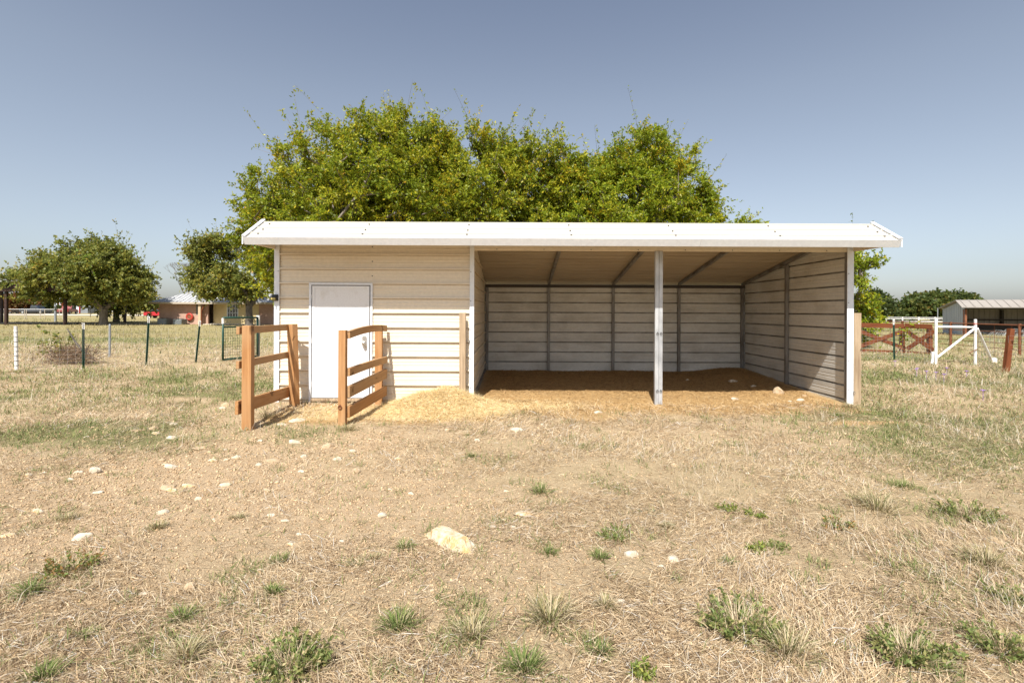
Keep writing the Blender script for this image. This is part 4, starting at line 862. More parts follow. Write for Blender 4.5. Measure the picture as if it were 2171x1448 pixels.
LV, LC = leaf_quads(P, r.normal(size=(n, 3)), .11, .04, r, pick_col(n, 'elmbright', r)); o = raw_mesh('creeping_vine', LV, np.arange(4*n), np.arange(n)*4, M['leaf'], LC); tag(o, 'yellow green vine trailing over the red crossbuck fence', 'vine')
rw = thing('wire_fence', 'thin wire mesh fence on a green steel post before the red crossbuck fence', 'fence', gpt(1895, 762)); tp0 = gpt(1896, 762); tpost(tp0, at(1894.5, 676, tp0.y + .02), rw, .19)
pa, pb = gpt(1984.5, 772), gpt(2068, 773); pwd = gpt(2131, 791)
q = MB(); mesh_wire(q, (HX(1800, 16.5), 16.6), tp0.xy, .03, 1.0, .1, .1, .0022, .01); mesh_wire(q, tp0.xy, (pa.x, pa.y + .05), .03, 1.0, .1, .1, .0022, .01)
mesh_wire(q, (pb.x + .05, pb.y), (pwd.x, pwd.y + .08), .03, .95, .12, .12, .002, .02); mesh_wire(q, (pwd.x + .1, pwd.y), (pwd.x + 1.6, 8.5), .03, .95, .12, .12, .002, .02); q.build('wire_mesh', M['wire'], rw)
pb_ = thing('pipe_brace', 'white painted pipe brace of two posts, a rail and two slanting legs', 'fence brace', pa)
for p, tp in ((pa, at(1984, 675, pa.y)), (pb, at(2067, 677, pb.y))):
    q = MB(); q.tube([p - Vector((0, 0, .2)), (p.x, p.y, tp.z - .02), (p.x, p.y, tp.z)], [.037, .037, .03], 12); q.build('post', M['wpaint'], pb_)
q = MB(); q.tube([(pa.x + .05, pa.y, 1.095), (pb.x - .03, pb.y, 1.085)], .029, 10); q.build('rail', M['wpaint'], pb_)
q = MB(); q.tube([(pa.x + .045, pa.y, .20), (pb.x - .03, pb.y, 1.04)], .031, 10); q.build('slanting_leg', M['wpaint'], pb_)
fe = gpt(2104, 768); q = MB(); q.tube([(pb.x + .05, pb.y, 1.05), (fe.x, fe.y, .02)], .034, 10); sl_ = q.build('slanting_leg', M['wpaint'], pb_)
q = MB(); q.tube([fe - Vector((0, 0, .1)), fe + Vector((0.08, 0, .12))], [.12, .06], 9); q.build('footing', M['wpaint'], sl_)
q = MB(); q.ring((pb.x, pb.y, 1.17), .038, .010, 'z', 12, 5); q.ring((pb.x, pb.y, 1.2), .038, .008, 'z', 12, 5); q.build('red_tie', M['redplastic'], pb_)
q = MB(); q.tube([(pa.x - .12, pa.y, -.1), (pa.x - .085, pa.y, .36)], .036, 10); q.build('stub_pipe', M['wpaint'], pb_)
q = MB(); q.tube([(pb.x, pb.y - .06, .45), (pb.x - .35, pb.y - .2, .36), (pb.x - .25, pb.y - .2, .28)], .012, 6); q.build('bent_rod', M['rust'], pb_)
o = board('leaning_post', pwd + Vector((0, 0, -.15)), at(2143.5, 697, pwd.y + .05), .115, .10, M['redwood'], None, (1, 0, .1)); tag(o, 'red stained wooden post leaning at the right edge behind dead grass', 'post')
rf_ = thing('rusty_pipe_fence', 'rusty pipe fence with wire panels running away in front of the grey barn', 'fence', (18.5, 20, 0))
q = MB(); q.tube([(18.0, 14.0, 1.07), (18.45, 20.5, 1.07), (19.1, 30, 1.06)], .024, 8); q.build('top_rail', M['rust'], rf_)
for y in (15.2, 17.6, 20.6, 23.4, 26.4, 29.8): x = 18.0 + (y - 14) * .069; q = MB(); q.tube([(x, y, -.2), (x, y, 1.12)], .045, 8); q.build('post', M['rust'], rf_)
q = MB()
for z in (.18, .38, .58, .8): q.tube([(18.0, 14.0, z), (18.45, 20.5, z), (19.1, 30, z)], .011, 4, False)
for y in np.arange(14.4, 30, .7): x = 18.0 + (y - 14) * .069; q.tube([(x, y, .1), (x, y, 1.05)], .008, 4, False)
q.build('wire_panel', M['rust'], rf_)
wf = thing('white_rail_fence', 'long white rail fence across the far pasture on the right', 'fence', (50, 58, 0)); dx = 34.5 * 58 / F
q = MB()
for z in (.96, .78, .5): q.box((HX(1760, 58), 57.96, z - (.03 if z > .6 else .06)), (HX(2500, 58), 58.0, z + .03))
q.build('rail', M['wpaint'], wf)
for k in range(-3, 16): x = HX(1879.5, 58) + dx * k; q = MB(); q.box((x - .06, 58.002, -.1), (x + .06, 58.1, 1.02)); q.build('post', M['wpaint'], wf)
# grey steel barn with an open front
M['barn'] = painted('grey_blue_barn_steel', (.40, .43, .47), (.33, .35, .38), .45, scale=1.5, stretch=(1, 1, .4))
M['barnin'] = painted('dusty_barn_lining', (.34, .31, .27), (.2, .17, .14), .6, scale=2, stretch=(1, 1, .4))
br = thing('open_front_barn', 'grey steel open front barn beyond the rusty pipe fence', 'barn', (30.6, 33, 0))
fx_, fy_ = np.array([30.75, 33.3]), np.array([.906, -.423]); bk = np.array([.423, .906])
def bp_(u, v, z): p = fx_ + fy_ * u + bk * v; return (p[0], p[1], z)
BD, BL = 3.9, 16; zf_, zr_, zk = 1.98, 2.36, 1.84; vr = .75
def ribwall(p, q, zt, mat, name, n, flip=1):     # vertical ribbed sheet between two plan points, top height by position
    mb = MB(); P = []; p = np.array(p); q = np.array(q); L = np.linalg.norm(q - p); d = (q - p) / L; nr = np.array([d[1], -d[0]]) * flip; k = max(2, int(L / .3)); S_ = []
    for i in range(k):
        for a, h in ((0, 0), (.20, 0), (.225, .03), (.265, .03), (.29, 0)): S_.append((i * L / k + a * L / k / .3, h))
    S_.append((L, 0))
    for s_, h in S_: c_ = p + d * s_ + nr * h; P += [(c_[0], c_[1], -.1), (c_[0], c_[1], zt(s_ / L))]
    mb.poly(P, [(2*i, 2*i+2, 2*i+3, 2*i+1) for i in range(len(S_) - 1)]); return mb.build(name, mat, br)
prof = lambda v: zf_ + (zr_ - zf_) * v / vr if v < vr else zr_ + (zk - zr_) * (v - vr) / (BD - vr)
ribwall(bp_(0, 0, 0)[:2], bp_(0, vr, 0)[:2], lambda s_: prof(s_ * vr) - .04, M['barn'], 'end_wall', 3, -1); ribwall(bp_(0, vr, 0)[:2], bp_(0, BD, 0)[:2], lambda s_: prof(vr + s_ * (BD - vr)) - .04, M['barn'], 'end_wall', 8, -1)
ribwall(bp_(.05, BD, 0)[:2], bp_(BL, BD, 0)[:2], lambda s_: zk - .03, M['barnin'], 'back_wall', 8); ribwall(bp_(BL, 0, 0)[:2], bp_(BL, BD, 0)[:2], lambda s_: min(zf_, zk) - .03, M['barnin'], 'end_wall', 8)
q = MB(); V_ = [(-.35, zf_ - .12), (vr, zr_), (BD + .2, zk - .02)]
P = [bp_(-.25, v, z) for v, z in V_] + [bp_(BL + .2, v, z) for v, z in V_] + [bp_(-.25, v, z + .05) for v, z in V_] + [bp_(BL + .2, v, z + .05) for v, z in V_]
q.poly(P, [(0,1,4,3), (1,2,5,4), (6,9,10,7), (7,10,11,8), (0,3,9,6), (2,8,11,5), (0,6,7,1), (1,7,8,2), (3,4,10,9), (4,5,11,10)])
for u in np.arange(0, BL, .45): q.bar(bp_(u, -.34, zf_ - .11 + .065), bp_(u, vr, zr_ + .065), .05, .03)
M['barnroof'] = painted('dusty_barn_roof', (.30, .27, .24), (.25, .22, .19), .5, scale=1); q.build('roof', M['barnroof'], br)
q = MB(); q.bar(bp_(0, .06, zf_ - .1), bp_(BL, .06, zf_ - .1), .1, .22); q.build('header', M['beam'], br)
for u in (.06, 3.4, 6.8, 10.2): q = MB(); q.bar(bp_(u, .08, -.1), bp_(u, .08, zf_ - .22), .14, .14); q.build('post', M['rust'], br)
for u in (.9, 3.3, 6.0, 8.7): q = MB(); q.bar(bp_(u, BD - .1, -.1), bp_(u, BD - .1, zk - .1), .16, .16); q.build('stud', M['beam'], br)
q = MB(); q.bar(bp_(.1, BD - .2, 1.02), bp_(BL, BD - .2, 1.02), .05, .1); q.bar(bp_(.1, BD - .2, .5), bp_(BL, BD - .2, .45), .05, .34); q.build('girt', M['beam'], br)
wr = thing('wire_roll', 'loose heap of grey wire netting lying before the barn', 'wire heap', (*bp_(3.6, -.8, 0)[:2], 0)); q = MB(); rr = random.Random(8)
for k in range(150):
    u, v = rr.uniform(1.4, 9), rr.uniform(-1.2, -.4); h = .62 * (1 - abs(u - 3.6) / 8) * rr.uniform(.5, 1); q.tube([bp_(u - .35, v, .02), bp_(u - .12, v + .1, h), bp_(u + .15, v, h * .9), bp_(u + .4, v, .02)], .009, 4, False)
q.build('netting', M['wire'], wr)
q = MB(); q.tube([(HX(1988, 66), 66, -.1), (HX(1988, 66), 66, 2.2)], .05, 6); tag(q.build('utility_post', M['gpost']), 'thin pale post standing left of the barn, beyond the white rail fence', 'post')

# ---------------------------------------------------------------- straw heap
def hayz(x, y):
    e = np.exp(-(np.abs((x + 1.12) / .62)) ** 2.2) * sst(6.65, 7.75, y) * .26 + np.exp(-((x + .55) / .55) ** 2 - ((y - 7.5) / .35) ** 2) * .09 + np.exp(-((x + 1.5) / .5) ** 2 - ((y - 7.2) / .4) ** 2) * .08
    e = e * (.75 + .5 * fbm(x * 4, y * 4, 55, 3)) * (1 - sst(7.86, 7.9, y)) 
    return tz(x, y) + e - .018
mh, N, L, b = newmat('loose_straw', .9, .08); n1 = nnoise(N, L, 60, 5, stretch=(1, .4, 1), rough=.75); n2 = nnoise(N, L, 6, 4)
c = mix(N, L, ramp(N, L, n1.outputs[0], [(.35, 0.0), (.65, 1.0)]).outputs[0], (.60, .45, .22), (.76, .61, .35)); c = mix(N, L, ramp(N, L, n2.outputs[0], [(.4, 0.0), (.7, .5)]).outputs[0], c, (.66, .53, .32))
L.new(c, b.inputs['Base Color']); bump(N, L, b, n1.outputs[0], .03, 1.0)
hp = thing('straw_heap', 'heap of loose golden straw against the cream wall beside the open bay', 'straw heap', (-1.12, 7.4, 0))
hx, hy = np.meshgrid(np.linspace(-2.35, .35, 110), np.linspace(6.4, 7.9, 70)); Vh = np.stack([hx.ravel(), hy.ravel(), hayz(hx, hy).ravel()], 1)
ii = (np.arange(69)[:, None] * 110 + np.arange(109)[None]).ravel()
raw_mesh('straw_mound', Vh, np.stack([ii, ii + 1, ii + 111, ii + 110], 1).ravel(), np.arange(len(ii)) * 4, mh, None, hp, True)

def blades(P, az, lift, ln, wd, curl, r):
    # bent tapering blades: base pair, middle pair, tip
    n = len(P); h = np.stack([np.cos(az), np.sin(az), np.zeros(n)], 1); s = np.stack([-np.sin(az), np.cos(az), np.zeros(n)], 1); up = np.array([[0, 0, 1.]])
    cl, sl_ = np.cos(lift)[:, None], np.sin(lift)[:, None]; l2 = lift - curl; c2, s2 = np.cos(l2)[:, None], np.sin(l2)[:, None]
    tw = (r.random((n, 1)) - .5) * 1.2; s = s + up * tw; s = unit(s)
    ln = ln[:, None]; wd = wd[:, None] / 2
    m_ = P + (h * cl + up * sl_) * ln * .5; t = m_ + (h * c2 + up * s2) * ln * .5
    V = np.stack([P - s * wd, P + s * wd, m_ - s * wd * .8, m_ + s * wd * .8, t], 1)
    return V
def blade_mesh(name, parts, mat, parent=None):
    V = np.concatenate([p[0].reshape(-1, 3) for p in parts]); C = np.concatenate([np.repeat(p[1], 5, 0) for p in parts]); n = len(V) // 5; b0 = np.arange(n)[:, None] * 5
    lo = (b0 + np.array([[0, 1, 3, 2, 2, 3, 4]])).ravel(); st = (np.arange(n)[:, None] * 7 + np.array([[0, 4]])).ravel()
    return raw_mesh(name, V, lo, st, mat, C, parent)
def cols(n, r, table):
    cs = np.array([c for c, w in table]); ws = np.array([w for c, w in table]); c = cs[r.choice(len(cs), n, p=ws / ws.sum())]
    return c * (.75 + .5 * r.random((n, 1)))
STRAW = [((.575, .445, .285), .34), ((.68, .565, .395), .20), ((.46, .335, .195), .26), ((.22, .15, .095), .18), ((.62, .59, .53), .06)]
GOLD = [((.70, .54, .28), .45), ((.80, .68, .43), .35), ((.55, .38, .17), .20)]
BED = [((.56, .395, .20), .45), ((.68, .52, .30), .27), ((.40, .26, .12), .28)]
GREEN = [((.145, .19, .06), .35), ((.20, .225, .08), .3), ((.26, .25, .115), .2), ((.40, .33, .17), .15)]
r = np.random.default_rng(77)
n = 16000; x = -1.12 + r.normal(size=n) * .62; y = 7.25 + r.normal(size=n) * .42; k = (y < 7.86) & (x > -2.3) & (x < .3) & (y > 6.45); x, y = x[k], y[k]; n = len(x)
P = np.stack([x, y, hayz(x, y) + .008], 1); V = blades(P, r.random(n) * 6.28, r.normal(size=n) * .22 + .08, .05 + .11 * r.random(n), .0025 + .002 * r.random(n), r.normal(size=n) * .4, r)
blade_mesh('loose_straw', [(V, cols(n, r, GOLD))], M['grass'], hp)

# ---------------------------------------------------------------- stuff nobody could count: litter, grass, crumbs
def scatter(n, y0, y1, r, dens=None, spread=1.16, power=1.0):
    # more samples near the viewer's side of the paddock, thinning with distance
    u = r.random(n); y = y0 * (y1 / y0) ** (u ** power); x = (r.random(n) * 2 - 1) * (y * spread + .4)
    if dens is not None: k = r.random(n) < dens(x, y); x, y = x[k], y[k]
    return x, y
def inside(x, y): return ((x > SX0 - .1) & (x < SX1 + .1) & (y > SY0 - .05) & (y < SY1 + .3))
parts = []
def dry_d(x, y): return np.where(inside(x, y), 0, np.clip(1 - .80 * z_soil(x, y) - .75 * z_hay(x, y) - .5 * z_bed(x, y) - .35 * z_green(x, y), .04, 1) * (.12 + 1.25 * sst(.37, .60, fbm(x * 1.7, y * 1.7, 91, 4))))
x, y = scatter(460000, 1.45, 21, r, dry_d); n = len(x); P = np.stack([x, y, tz(x, y) + .004], 1); far = np.clip(y / 5, .8, 3)
flow = fbm(x * .7, y * .7, 97, 2) * 9
V = blades(P, flow + r.normal(size=n) * 1.1, np.abs(r.normal(size=n)) * .30 + .02, (.035 + .11 * r.random(n) ** 1.6) * np.clip(far, .9, 1.5), (.0022 + .0022 * r.random(n)) * far, r.normal(size=n) * .5 + .15, r)
parts.append((V, cols(n, r, STRAW)))
def stand_d(x, y): return np.where(inside(x, y), 0, sst(.52, .70, fbm(x * 1.2, y * 1.2, 101, 4)) * np.clip(.25 + sst(-.5, 2.5, x) * .6 + sst(9, 13, y) * .8, 0, 1) * (1 - z_soil(x, y)) * (1 - z_hay(x, y)) * (1 - z_bed(x, y)))
x, y = scatter(110000, 1.45, 26, r, stand_d, power=.8); n = len(x); P = np.stack([x, y, tz(x, y)], 1); far = np.clip(y / 5, .8, 4)
V = blades(P, r.random(n) * 6.28, .5 + .9 * r.random(n), (.06 + .13 * r.random(n)) * np.clip(far, .9, 1.8), (.0018 + .002 * r.random(n)) * far, r.random(n) * .9, r)
parts.append((V, cols(n, r, [((.56, .46, .32), .5), ((.62, .56, .46), .25), ((.42, .33, .20), .25)])))
o = blade_mesh('dry_grass', parts, M['grass']); tag(o, 'dry flattened straw coloured grass covering the paddock', 'grass', kind='stuff')
def green_d(x, y): return np.where(inside(x, y), 0, np.clip(z_green(x, y) + .09 * (1 - z_hay(x, y)) * (1 - z_bed(x, y)), 0, 1) ** 1.2 * (.15 + .85 * sst(.40, .6, fbm(x * 2.2, y * 2.2, 111, 3))) + .55 * sst(.74, .86, vn(x * 5.5, y * 5.5, 131)) * (1 - z_bed(x, y)) * (1 - z_hay(x, y)))
x, y = scatter(420000, 1.45, 26, r, green_d, power=.78); n = len(x); P = np.stack([x, y, tz(x, y)], 1); far = np.clip(y / 5, .8, 4)
V = blades(P, r.random(n) * 6.28, .25 + 1.1 * r.random(n), (.03 + .07 * r.random(n)) * np.clip(far, .9, 1.9), (.003 + .003 * r.random(n)) * far, r.random(n) * 1.0, r)
o = blade_mesh('green_grass', [(V, cols(n, r, GREEN))], M['grass']); tag(o, 'short green grass growing in patches through the dry paddock', 'grass', kind='stuff')
x, y = scatter(60000, 26, 75, r, lambda x, y: .35 + .65 * sst(.4, .6, fbm(x * .15, y * .3, 71, 3)), power=1.0); n = len(x); P = np.stack([x, y, tz(x, y)], 1)
V = blades(P, r.random(n) * 6.28, .4 + .9 * r.random(n), .12 + .16 * r.random(n), (.006 + .005 * r.random(n)) * y / 14, r.random(n) * .8, r)
g_ = sst(.35, .6, fbm(x * .05, y * .22, 71, 3))[:, None]; c = cols(n, r, [((.36, .295, .15), .5), ((.27, .235, .11), .3), ((.42, .345, .20), .2)]) * (1 - g_) + cols(n, r, [((.19, .205, .075), .6), ((.26, .25, .10), .4)]) * g_
tag(blade_mesh('pasture_grass', [(V, c)], M['grass']), 'mown yellow green pasture grass beyond the fences', 'grass', kind='stuff')
x = np.concatenate([r.uniform(SX0 + 3.3, 5.3, 26000), r.uniform(-.5, 1.3, 5000), r.uniform(-3.3, -2.0, 2500)]); y = np.concatenate([r.uniform(6.7, 11.5, 26000), r.uniform(7.1, 8.2, 5000), r.uniform(6.4, 7.85, 2500)])
k = (r.random(len(x)) < np.maximum(z_bed(x, y), z_hay(x, y)) * .95) & ~((x < PX + .02) & (y > 7.86)) & ((x > -.62) | (y < 7.86)); x, y = x[k], y[k]; n = len(x); P = np.stack([x, y, tz(x, y) + .004], 1)
V = blades(P, r.random(n) * 6.28, np.abs(r.normal(size=n)) * .2, .04 + .10 * r.random(n), .004 + .003 * r.random(n), r.normal(size=n) * .3, r)
dark = sst(8.0, 9.2, y)[:, None]; gold_ = (r.random(n) < z_hay(x, y))[:, None]  # straw colour darkens toward the back, the bay's shade painted in
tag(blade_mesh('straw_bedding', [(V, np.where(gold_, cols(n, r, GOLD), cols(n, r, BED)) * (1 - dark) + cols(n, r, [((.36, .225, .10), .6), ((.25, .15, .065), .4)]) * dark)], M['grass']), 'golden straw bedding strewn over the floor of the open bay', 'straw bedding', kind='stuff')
# crumbs of dry soil
OV = np.array([[1,0,0],[-1,0,0],[0,1,0],[0,-1,0],[0,0,1],[0,0,-1]], float); OF = np.array([[0,2,4],[2,1,4],[1,3,4],[3,0,4],[2,0,5],[1,2,5],[3,1,5],[0,3,5]])
def crumbs(n, r, x, y, size, col, mat, name):
    V = OV[None] * (1 + .5 * (r.random((n, 6, 3)) - .5)) * size[:, None, None]; V[..., 2] *= .7; a = r.random(n) * 6.28; ca, sa = np.cos(a)[:, None], np.sin(a)[:, None]
    V = np.stack([V[..., 0] * ca - V[..., 1] * sa, V[..., 0] * sa + V[..., 1] * ca, V[..., 2]], -1) + np.stack([x, y, tz(x, y) + size * .12], 1)[:, None]
    F_ = (np.arange(n)[:, None, None] * 6 + OF[None]).reshape(-1); return raw_mesh(name, V.reshape(-1, 3), F_, np.arange(n * 8) * 3, mat, np.repeat(col, 6, 0))
x, y = scatter(190000, 1.45, 12, r, lambda x, y: np.where(inside(x, y), 0, np.clip(.22 + .9 * z_soil(x, y) - .8 * z_hay(x, y) - .5 * z_bed(x, y), .02, 1))); n = len(x)
o = crumbs(n, r, x, y, (.0035 + .010 * r.random(n) ** 2.8) * np.clip(y / 4, .8, 1.5), cols(n, r, [((.475, .335, .20), .5), ((.35, .24, .14), .32), ((.53, .395, .245), .18)]), M['clod'], 'soil_crumbs'); tag(o, 'crumbs of dry tan soil strewn over the bare ground', 'soil', kind='stuff')

# ---------------------------------------------------------------- stones
def stonemat(name, a, b_, c_):
    m, N, L, b = newmat(name, .9, .1); n1 = nnoise(N, L, 14, 6, rough=.65); n2 = nnoise(N, L, 70, 4)
    c = mix(N, L, ramp(N, L, n1.outputs[0], [(.42, 0.0), (.6, 1.0)]).outputs[0], a, b_); c = mix(N, L, ramp(N, L, n2.outputs[0], [(.5, 0.0), (.75, .6)]).outputs[0], c, c_)
    L.new(c, b.inputs['Base Color']); bump(N, L, b, n2.outputs[0], .008, .6); return m
SM = {'w': stonemat('white_limestone', (.54, .475, .375), (.43, .35, .25), (.60, .555, .475)), 'y': stonemat('yellow_limestone', (.52, .45, .35), (.47, .31, .14), (.57, .53, .45)), 't': stonemat('tan_limestone', (.44, .34, .225), (.37, .255, .15), (.50, .41, .30))}
def stone(px, py, wpx, mat='w', flat=.5, asp=.75, seed=0, rot=None, label=None, group=None, name='stone', sub=3, sink=.42, wlong=None):
    x, y = gp(px, py); wd = wpx / F * y * 1.08; rr = np.random.default_rng(seed + int(px * 7 + py)); me = bpy.data.meshes.new(name); bm = bmesh.new(); bmesh.ops.create_icosphere(bm, subdivisions=sub if wpx > 13 else 2, radius=.5)
    for k in range(5 + (wpx > 30) * 4):                   # broken facets
        no = Vector(unit(rr.normal(size=3))); no.z = abs(no.z) * .9; no.normalize(); dd = .30 + .14 * rr.random()
        for v in bm.verts:
            e = v.co.dot(no) - dd
            if e > 0: v.co -= no * e * .92
    s_ = rr.random(3) * 50
    for v in bm.verts:
        f_ = fbm(np.array([v.co.x * 5 + s_[0] + v.co.z * 3]), np.array([v.co.y * 5 + s_[1] - v.co.z * 2]), 7, 3)[0]; v.co *= .88 + .26 * f_
    W_ = max(v.co.x for v in bm.verts) - min(v.co.x for v in bm.verts)
    for v in bm.verts: v.co = Vector((v.co.x * wd / W_, v.co.y * wd / W_ * asp, v.co.z * wd / W_ * flat))
    bm.to_mesh(me); bm.free(); me.materials.append(SM[mat]); o = bpy.data.objects.new(name, me); COL.objects.link(o)
    o.rotation_euler = ((rr.random() - .5) * .25, (rr.random() - .5) * .25, (rr.random() - .5) * .9 if rot is None else rot)
    h = wd * flat * .42; y += wd * asp * .25; o.location = (x, y, tz1(x, y) + h * (1 - 2 * sink) * .9)
    return tag(o, label, 'stone', group)
# the big boulder: one long broken block lying aslant
me = bpy.data.meshes.new('boulder'); bm = bmesh.new(); bmesh.ops.create_icosphere(bm, subdivisions=4, radius=1); rr = np.random.default_rng(12)
pl = [((0, .1, 1), .62), ((.25, -.8, .55), .66), ((-.3, -.75, .35), .7), ((-.9, 0, .4), .78), ((.9, .2, .35), .78), ((.1, .9, .5), .7), ((.6, -.6, .4), .80), ((-.6, .6, .5), .85)]
for no, dd in pl:
    no = Vector(no).normalized()
    for v in bm.verts:
        e = v.co.dot(no) - dd
        if e > 0: v.co -= no * e * .95
for v in bm.verts: v.co *= .92 + .2 * fbm(np.array([v.co.x * 3 + 5 + v.co.z]), np.array([v.co.y * 3 + 9 - v.co.z * 2]), 3, 4)[0]; v.co = Vector((v.co.x * .235, v.co.y * .082 * (1.15 - .25 * v.co.x), v.co.z * .066))
bm.to_mesh(me); bm.free(); me.materials.append(SM['y']); o = bpy.data.objects.new('boulder', me); COL.objects.link(o); o.location = (-.395, 3.17, tz1(-.395, 3.17) + .014); o.rotation_euler = (R(4), R(-3), R(-46)); tag(o, 'large long cream and ochre boulder lying aslant in the foreground', 'boulder')
NAMED = [
 (1113, 1093, 42, 'y', .18, .8, 'flat ochre slab flush with the ground, just behind the large boulder'), (168, 1142, 35, 'w', .45, .8, 'smooth white oval stone at the left in the foreground'),
 (402, 1241, 22, 't', .9, .8, 'upright tan stone beside a small grass tuft in the left foreground'), (400, 1279, 24, 't', .4, .7, 'pale flat stone half hidden behind a foreground grass tuft'),
 (1342, 1180, 30, 'w', .6, .9, 'rounded cream stone beside the leafy clump right of the large boulder'), (1433, 1186, 25, 'w', .55, .8, 'chalky white stone right of the rounded cream stone'),
 (1317, 1281, 24, 'w', .4, .7, 'pale stone tucked against a grass tuft in the right foreground'), (630, 896, 38, 'w', .3, .7, 'flat white slab lying in the shade line between the two rail stubs'),
 (597, 903, 20, 'w', .4, .7, 'small white rock beside the flat slab between the rail stubs'), (622, 940, 26, 'w', .4, .6, 'long white stone in front of the gap between the rail stubs'),
 (696, 949, 24, 't', .5, .7, 'greyish tan stone in front of the right rail stub'), (360, 991, 31, 'w', .3, .55, 'bright long white stone on the bare soil left of the rail stubs'),
 (355, 1036, 34, 't', .35, .8, 'widest of the tan flat stones clustered on the bare soil'), (400, 1032, 28, 'y', .3, .7, 'ochre flat stone right of the tan cluster on the bare soil'), (363, 1041, 24, 'y', .35, .7, 'ochre chip touching the widest tan flat stone'),
 (477, 1029, 23, 'w', .4, .7, 'lone white stone right of the ochre flat stone on bare soil'), (341, 1090, 25, 'w', .5, .8, 'rounded white stone alone on crumbly soil, below the clustered flat stones'), (811, 1093, 18, 'w', .6, .8, 'very white angular stone left of the large boulder'),
 (1098, 912, 27, 'w', .35, .6, 'long white stone at the front edge of the straw'), (1654, 838, 23, 't', .8, .7, 'tan triangular stone at the shadow edge inside the open bay'), (1560, 847, 15, 'w', .5, .7, 'round cream stone on the sunlit bedding of the open bay'),
 (1700, 853, 16, 'w', .5, .7, 'cream stone on the bedding near the right end wall'), (573, 979, 28, 't', .15, .7, 'thin tan slab flush with the soil in front of the left rail stub'), (429, 950, 38, 't', .15, .7, 'broad tan slab bedded in grass left of the left rail stub'),
 (286, 916, 38, 't', .18, .6, 'broad brown tan slab in the left pasture grass'), (477, 862, 16, 't', .8, .8, 'dark tan rock standing in the grass left of the left rail stub'), (471, 868, 12, 'w', .5, .7, 'pale stone touching the dark tan rock in the grass'),
 (755, 998, 18, 't', .6, .8, 'grey pitted stone in front of the right rail stub'), (1271, 874, 22, 'w', .3, .7, 'flat pale stone in front of the twin tube post'), (15, 1137, 32, 'y', .3, .6, 'ochre slab cut by the left edge of the photo')]
for i, (px, py, w_, m_, fl, asp, lab) in enumerate(NAMED): stone(px, py, w_, m_, fl, asp, i, None, lab)
SMALL = [(368,900,20),(183,927,11),(326,912,20),(329,920,16),(363,929,22),(551,938,12),(669,943,10),(445,960,9),(477,956,8),(500,971,20),(523,965,10),(450,980,18),(479,977,10),(548,988,16),(343,975,12),(350,985,12),(165,1002,18),(198,1001,25),(240,1001,20),(59,1010,18),(148,1018,16),(91,1004,12),(565,1040,16),(588,1022,10),(206,1046,20),(420,1058,16),(180,1069,11),(79,1087,23),(639,999,14),(645,970,14),(666,981,12),(719,973,14),(575,1090,18),(568,1075,10),(538,1054,9),
 (551,1202,12),(605,1103,18),(304,1253,22),(130,1340,16),(617,1150,12),(725,1142,12),(635,1131,12),(1070,914,12),(950,911,12),(1013,933,13),(957,936,9),(872,947,13),(844,974,15),(747,958,16),(715,975,18),(759,962,10),(1143,922,8),(1130,920,8),(1150,899,8),(1112,960,8),(1075,1043,11),(873,1049,12),(828,1033,8),(856,1123,15),(1072,1105,12),(1046,1120,15),(1090,1120,14),(1432,984,12),(918,1255,10),(1404,1200,14),(797,1446,12),(1469,914,8),(1474,933,9),(1587,1005,10),(1677,855,8),(1707,843,10),(1459,813,9),(1556,818,20),(1599,826,12),(1000,1176,12),(1018,1178,8),(1010,1165,6),(890,1170,6),(700,1115,7),(760,1075,7),(455,1100,7),(250,1180,8),(1220,1045,7),(1290,1105,8),(1530,1135,7)]
for i, (px, py, w_) in enumerate(SMALL):
    if 790 < py < 860 and px > 1000: lab, g = 'small tan stone on the straw bedding of the open bay', 'small stones in the open bay'
    elif px < 690 and py < 1100: lab, g = 'small pale stone scattered on the bare soil left of the right rail stub', 'small stones on the bare soil at the left'
    elif py >= 1100: lab, g = 'small pale stone chip in the dry foreground grass', 'stone chips in the foreground'
    else: lab, g = 'small white stone in the dry grass before the straw heap and open bay', 'small stones in the middle ground'
    stone(px, py, w_, 'wwty'[i % 4], .35 + .25 * (i % 3) / 2, .7, 100 + i, None, lab, g)

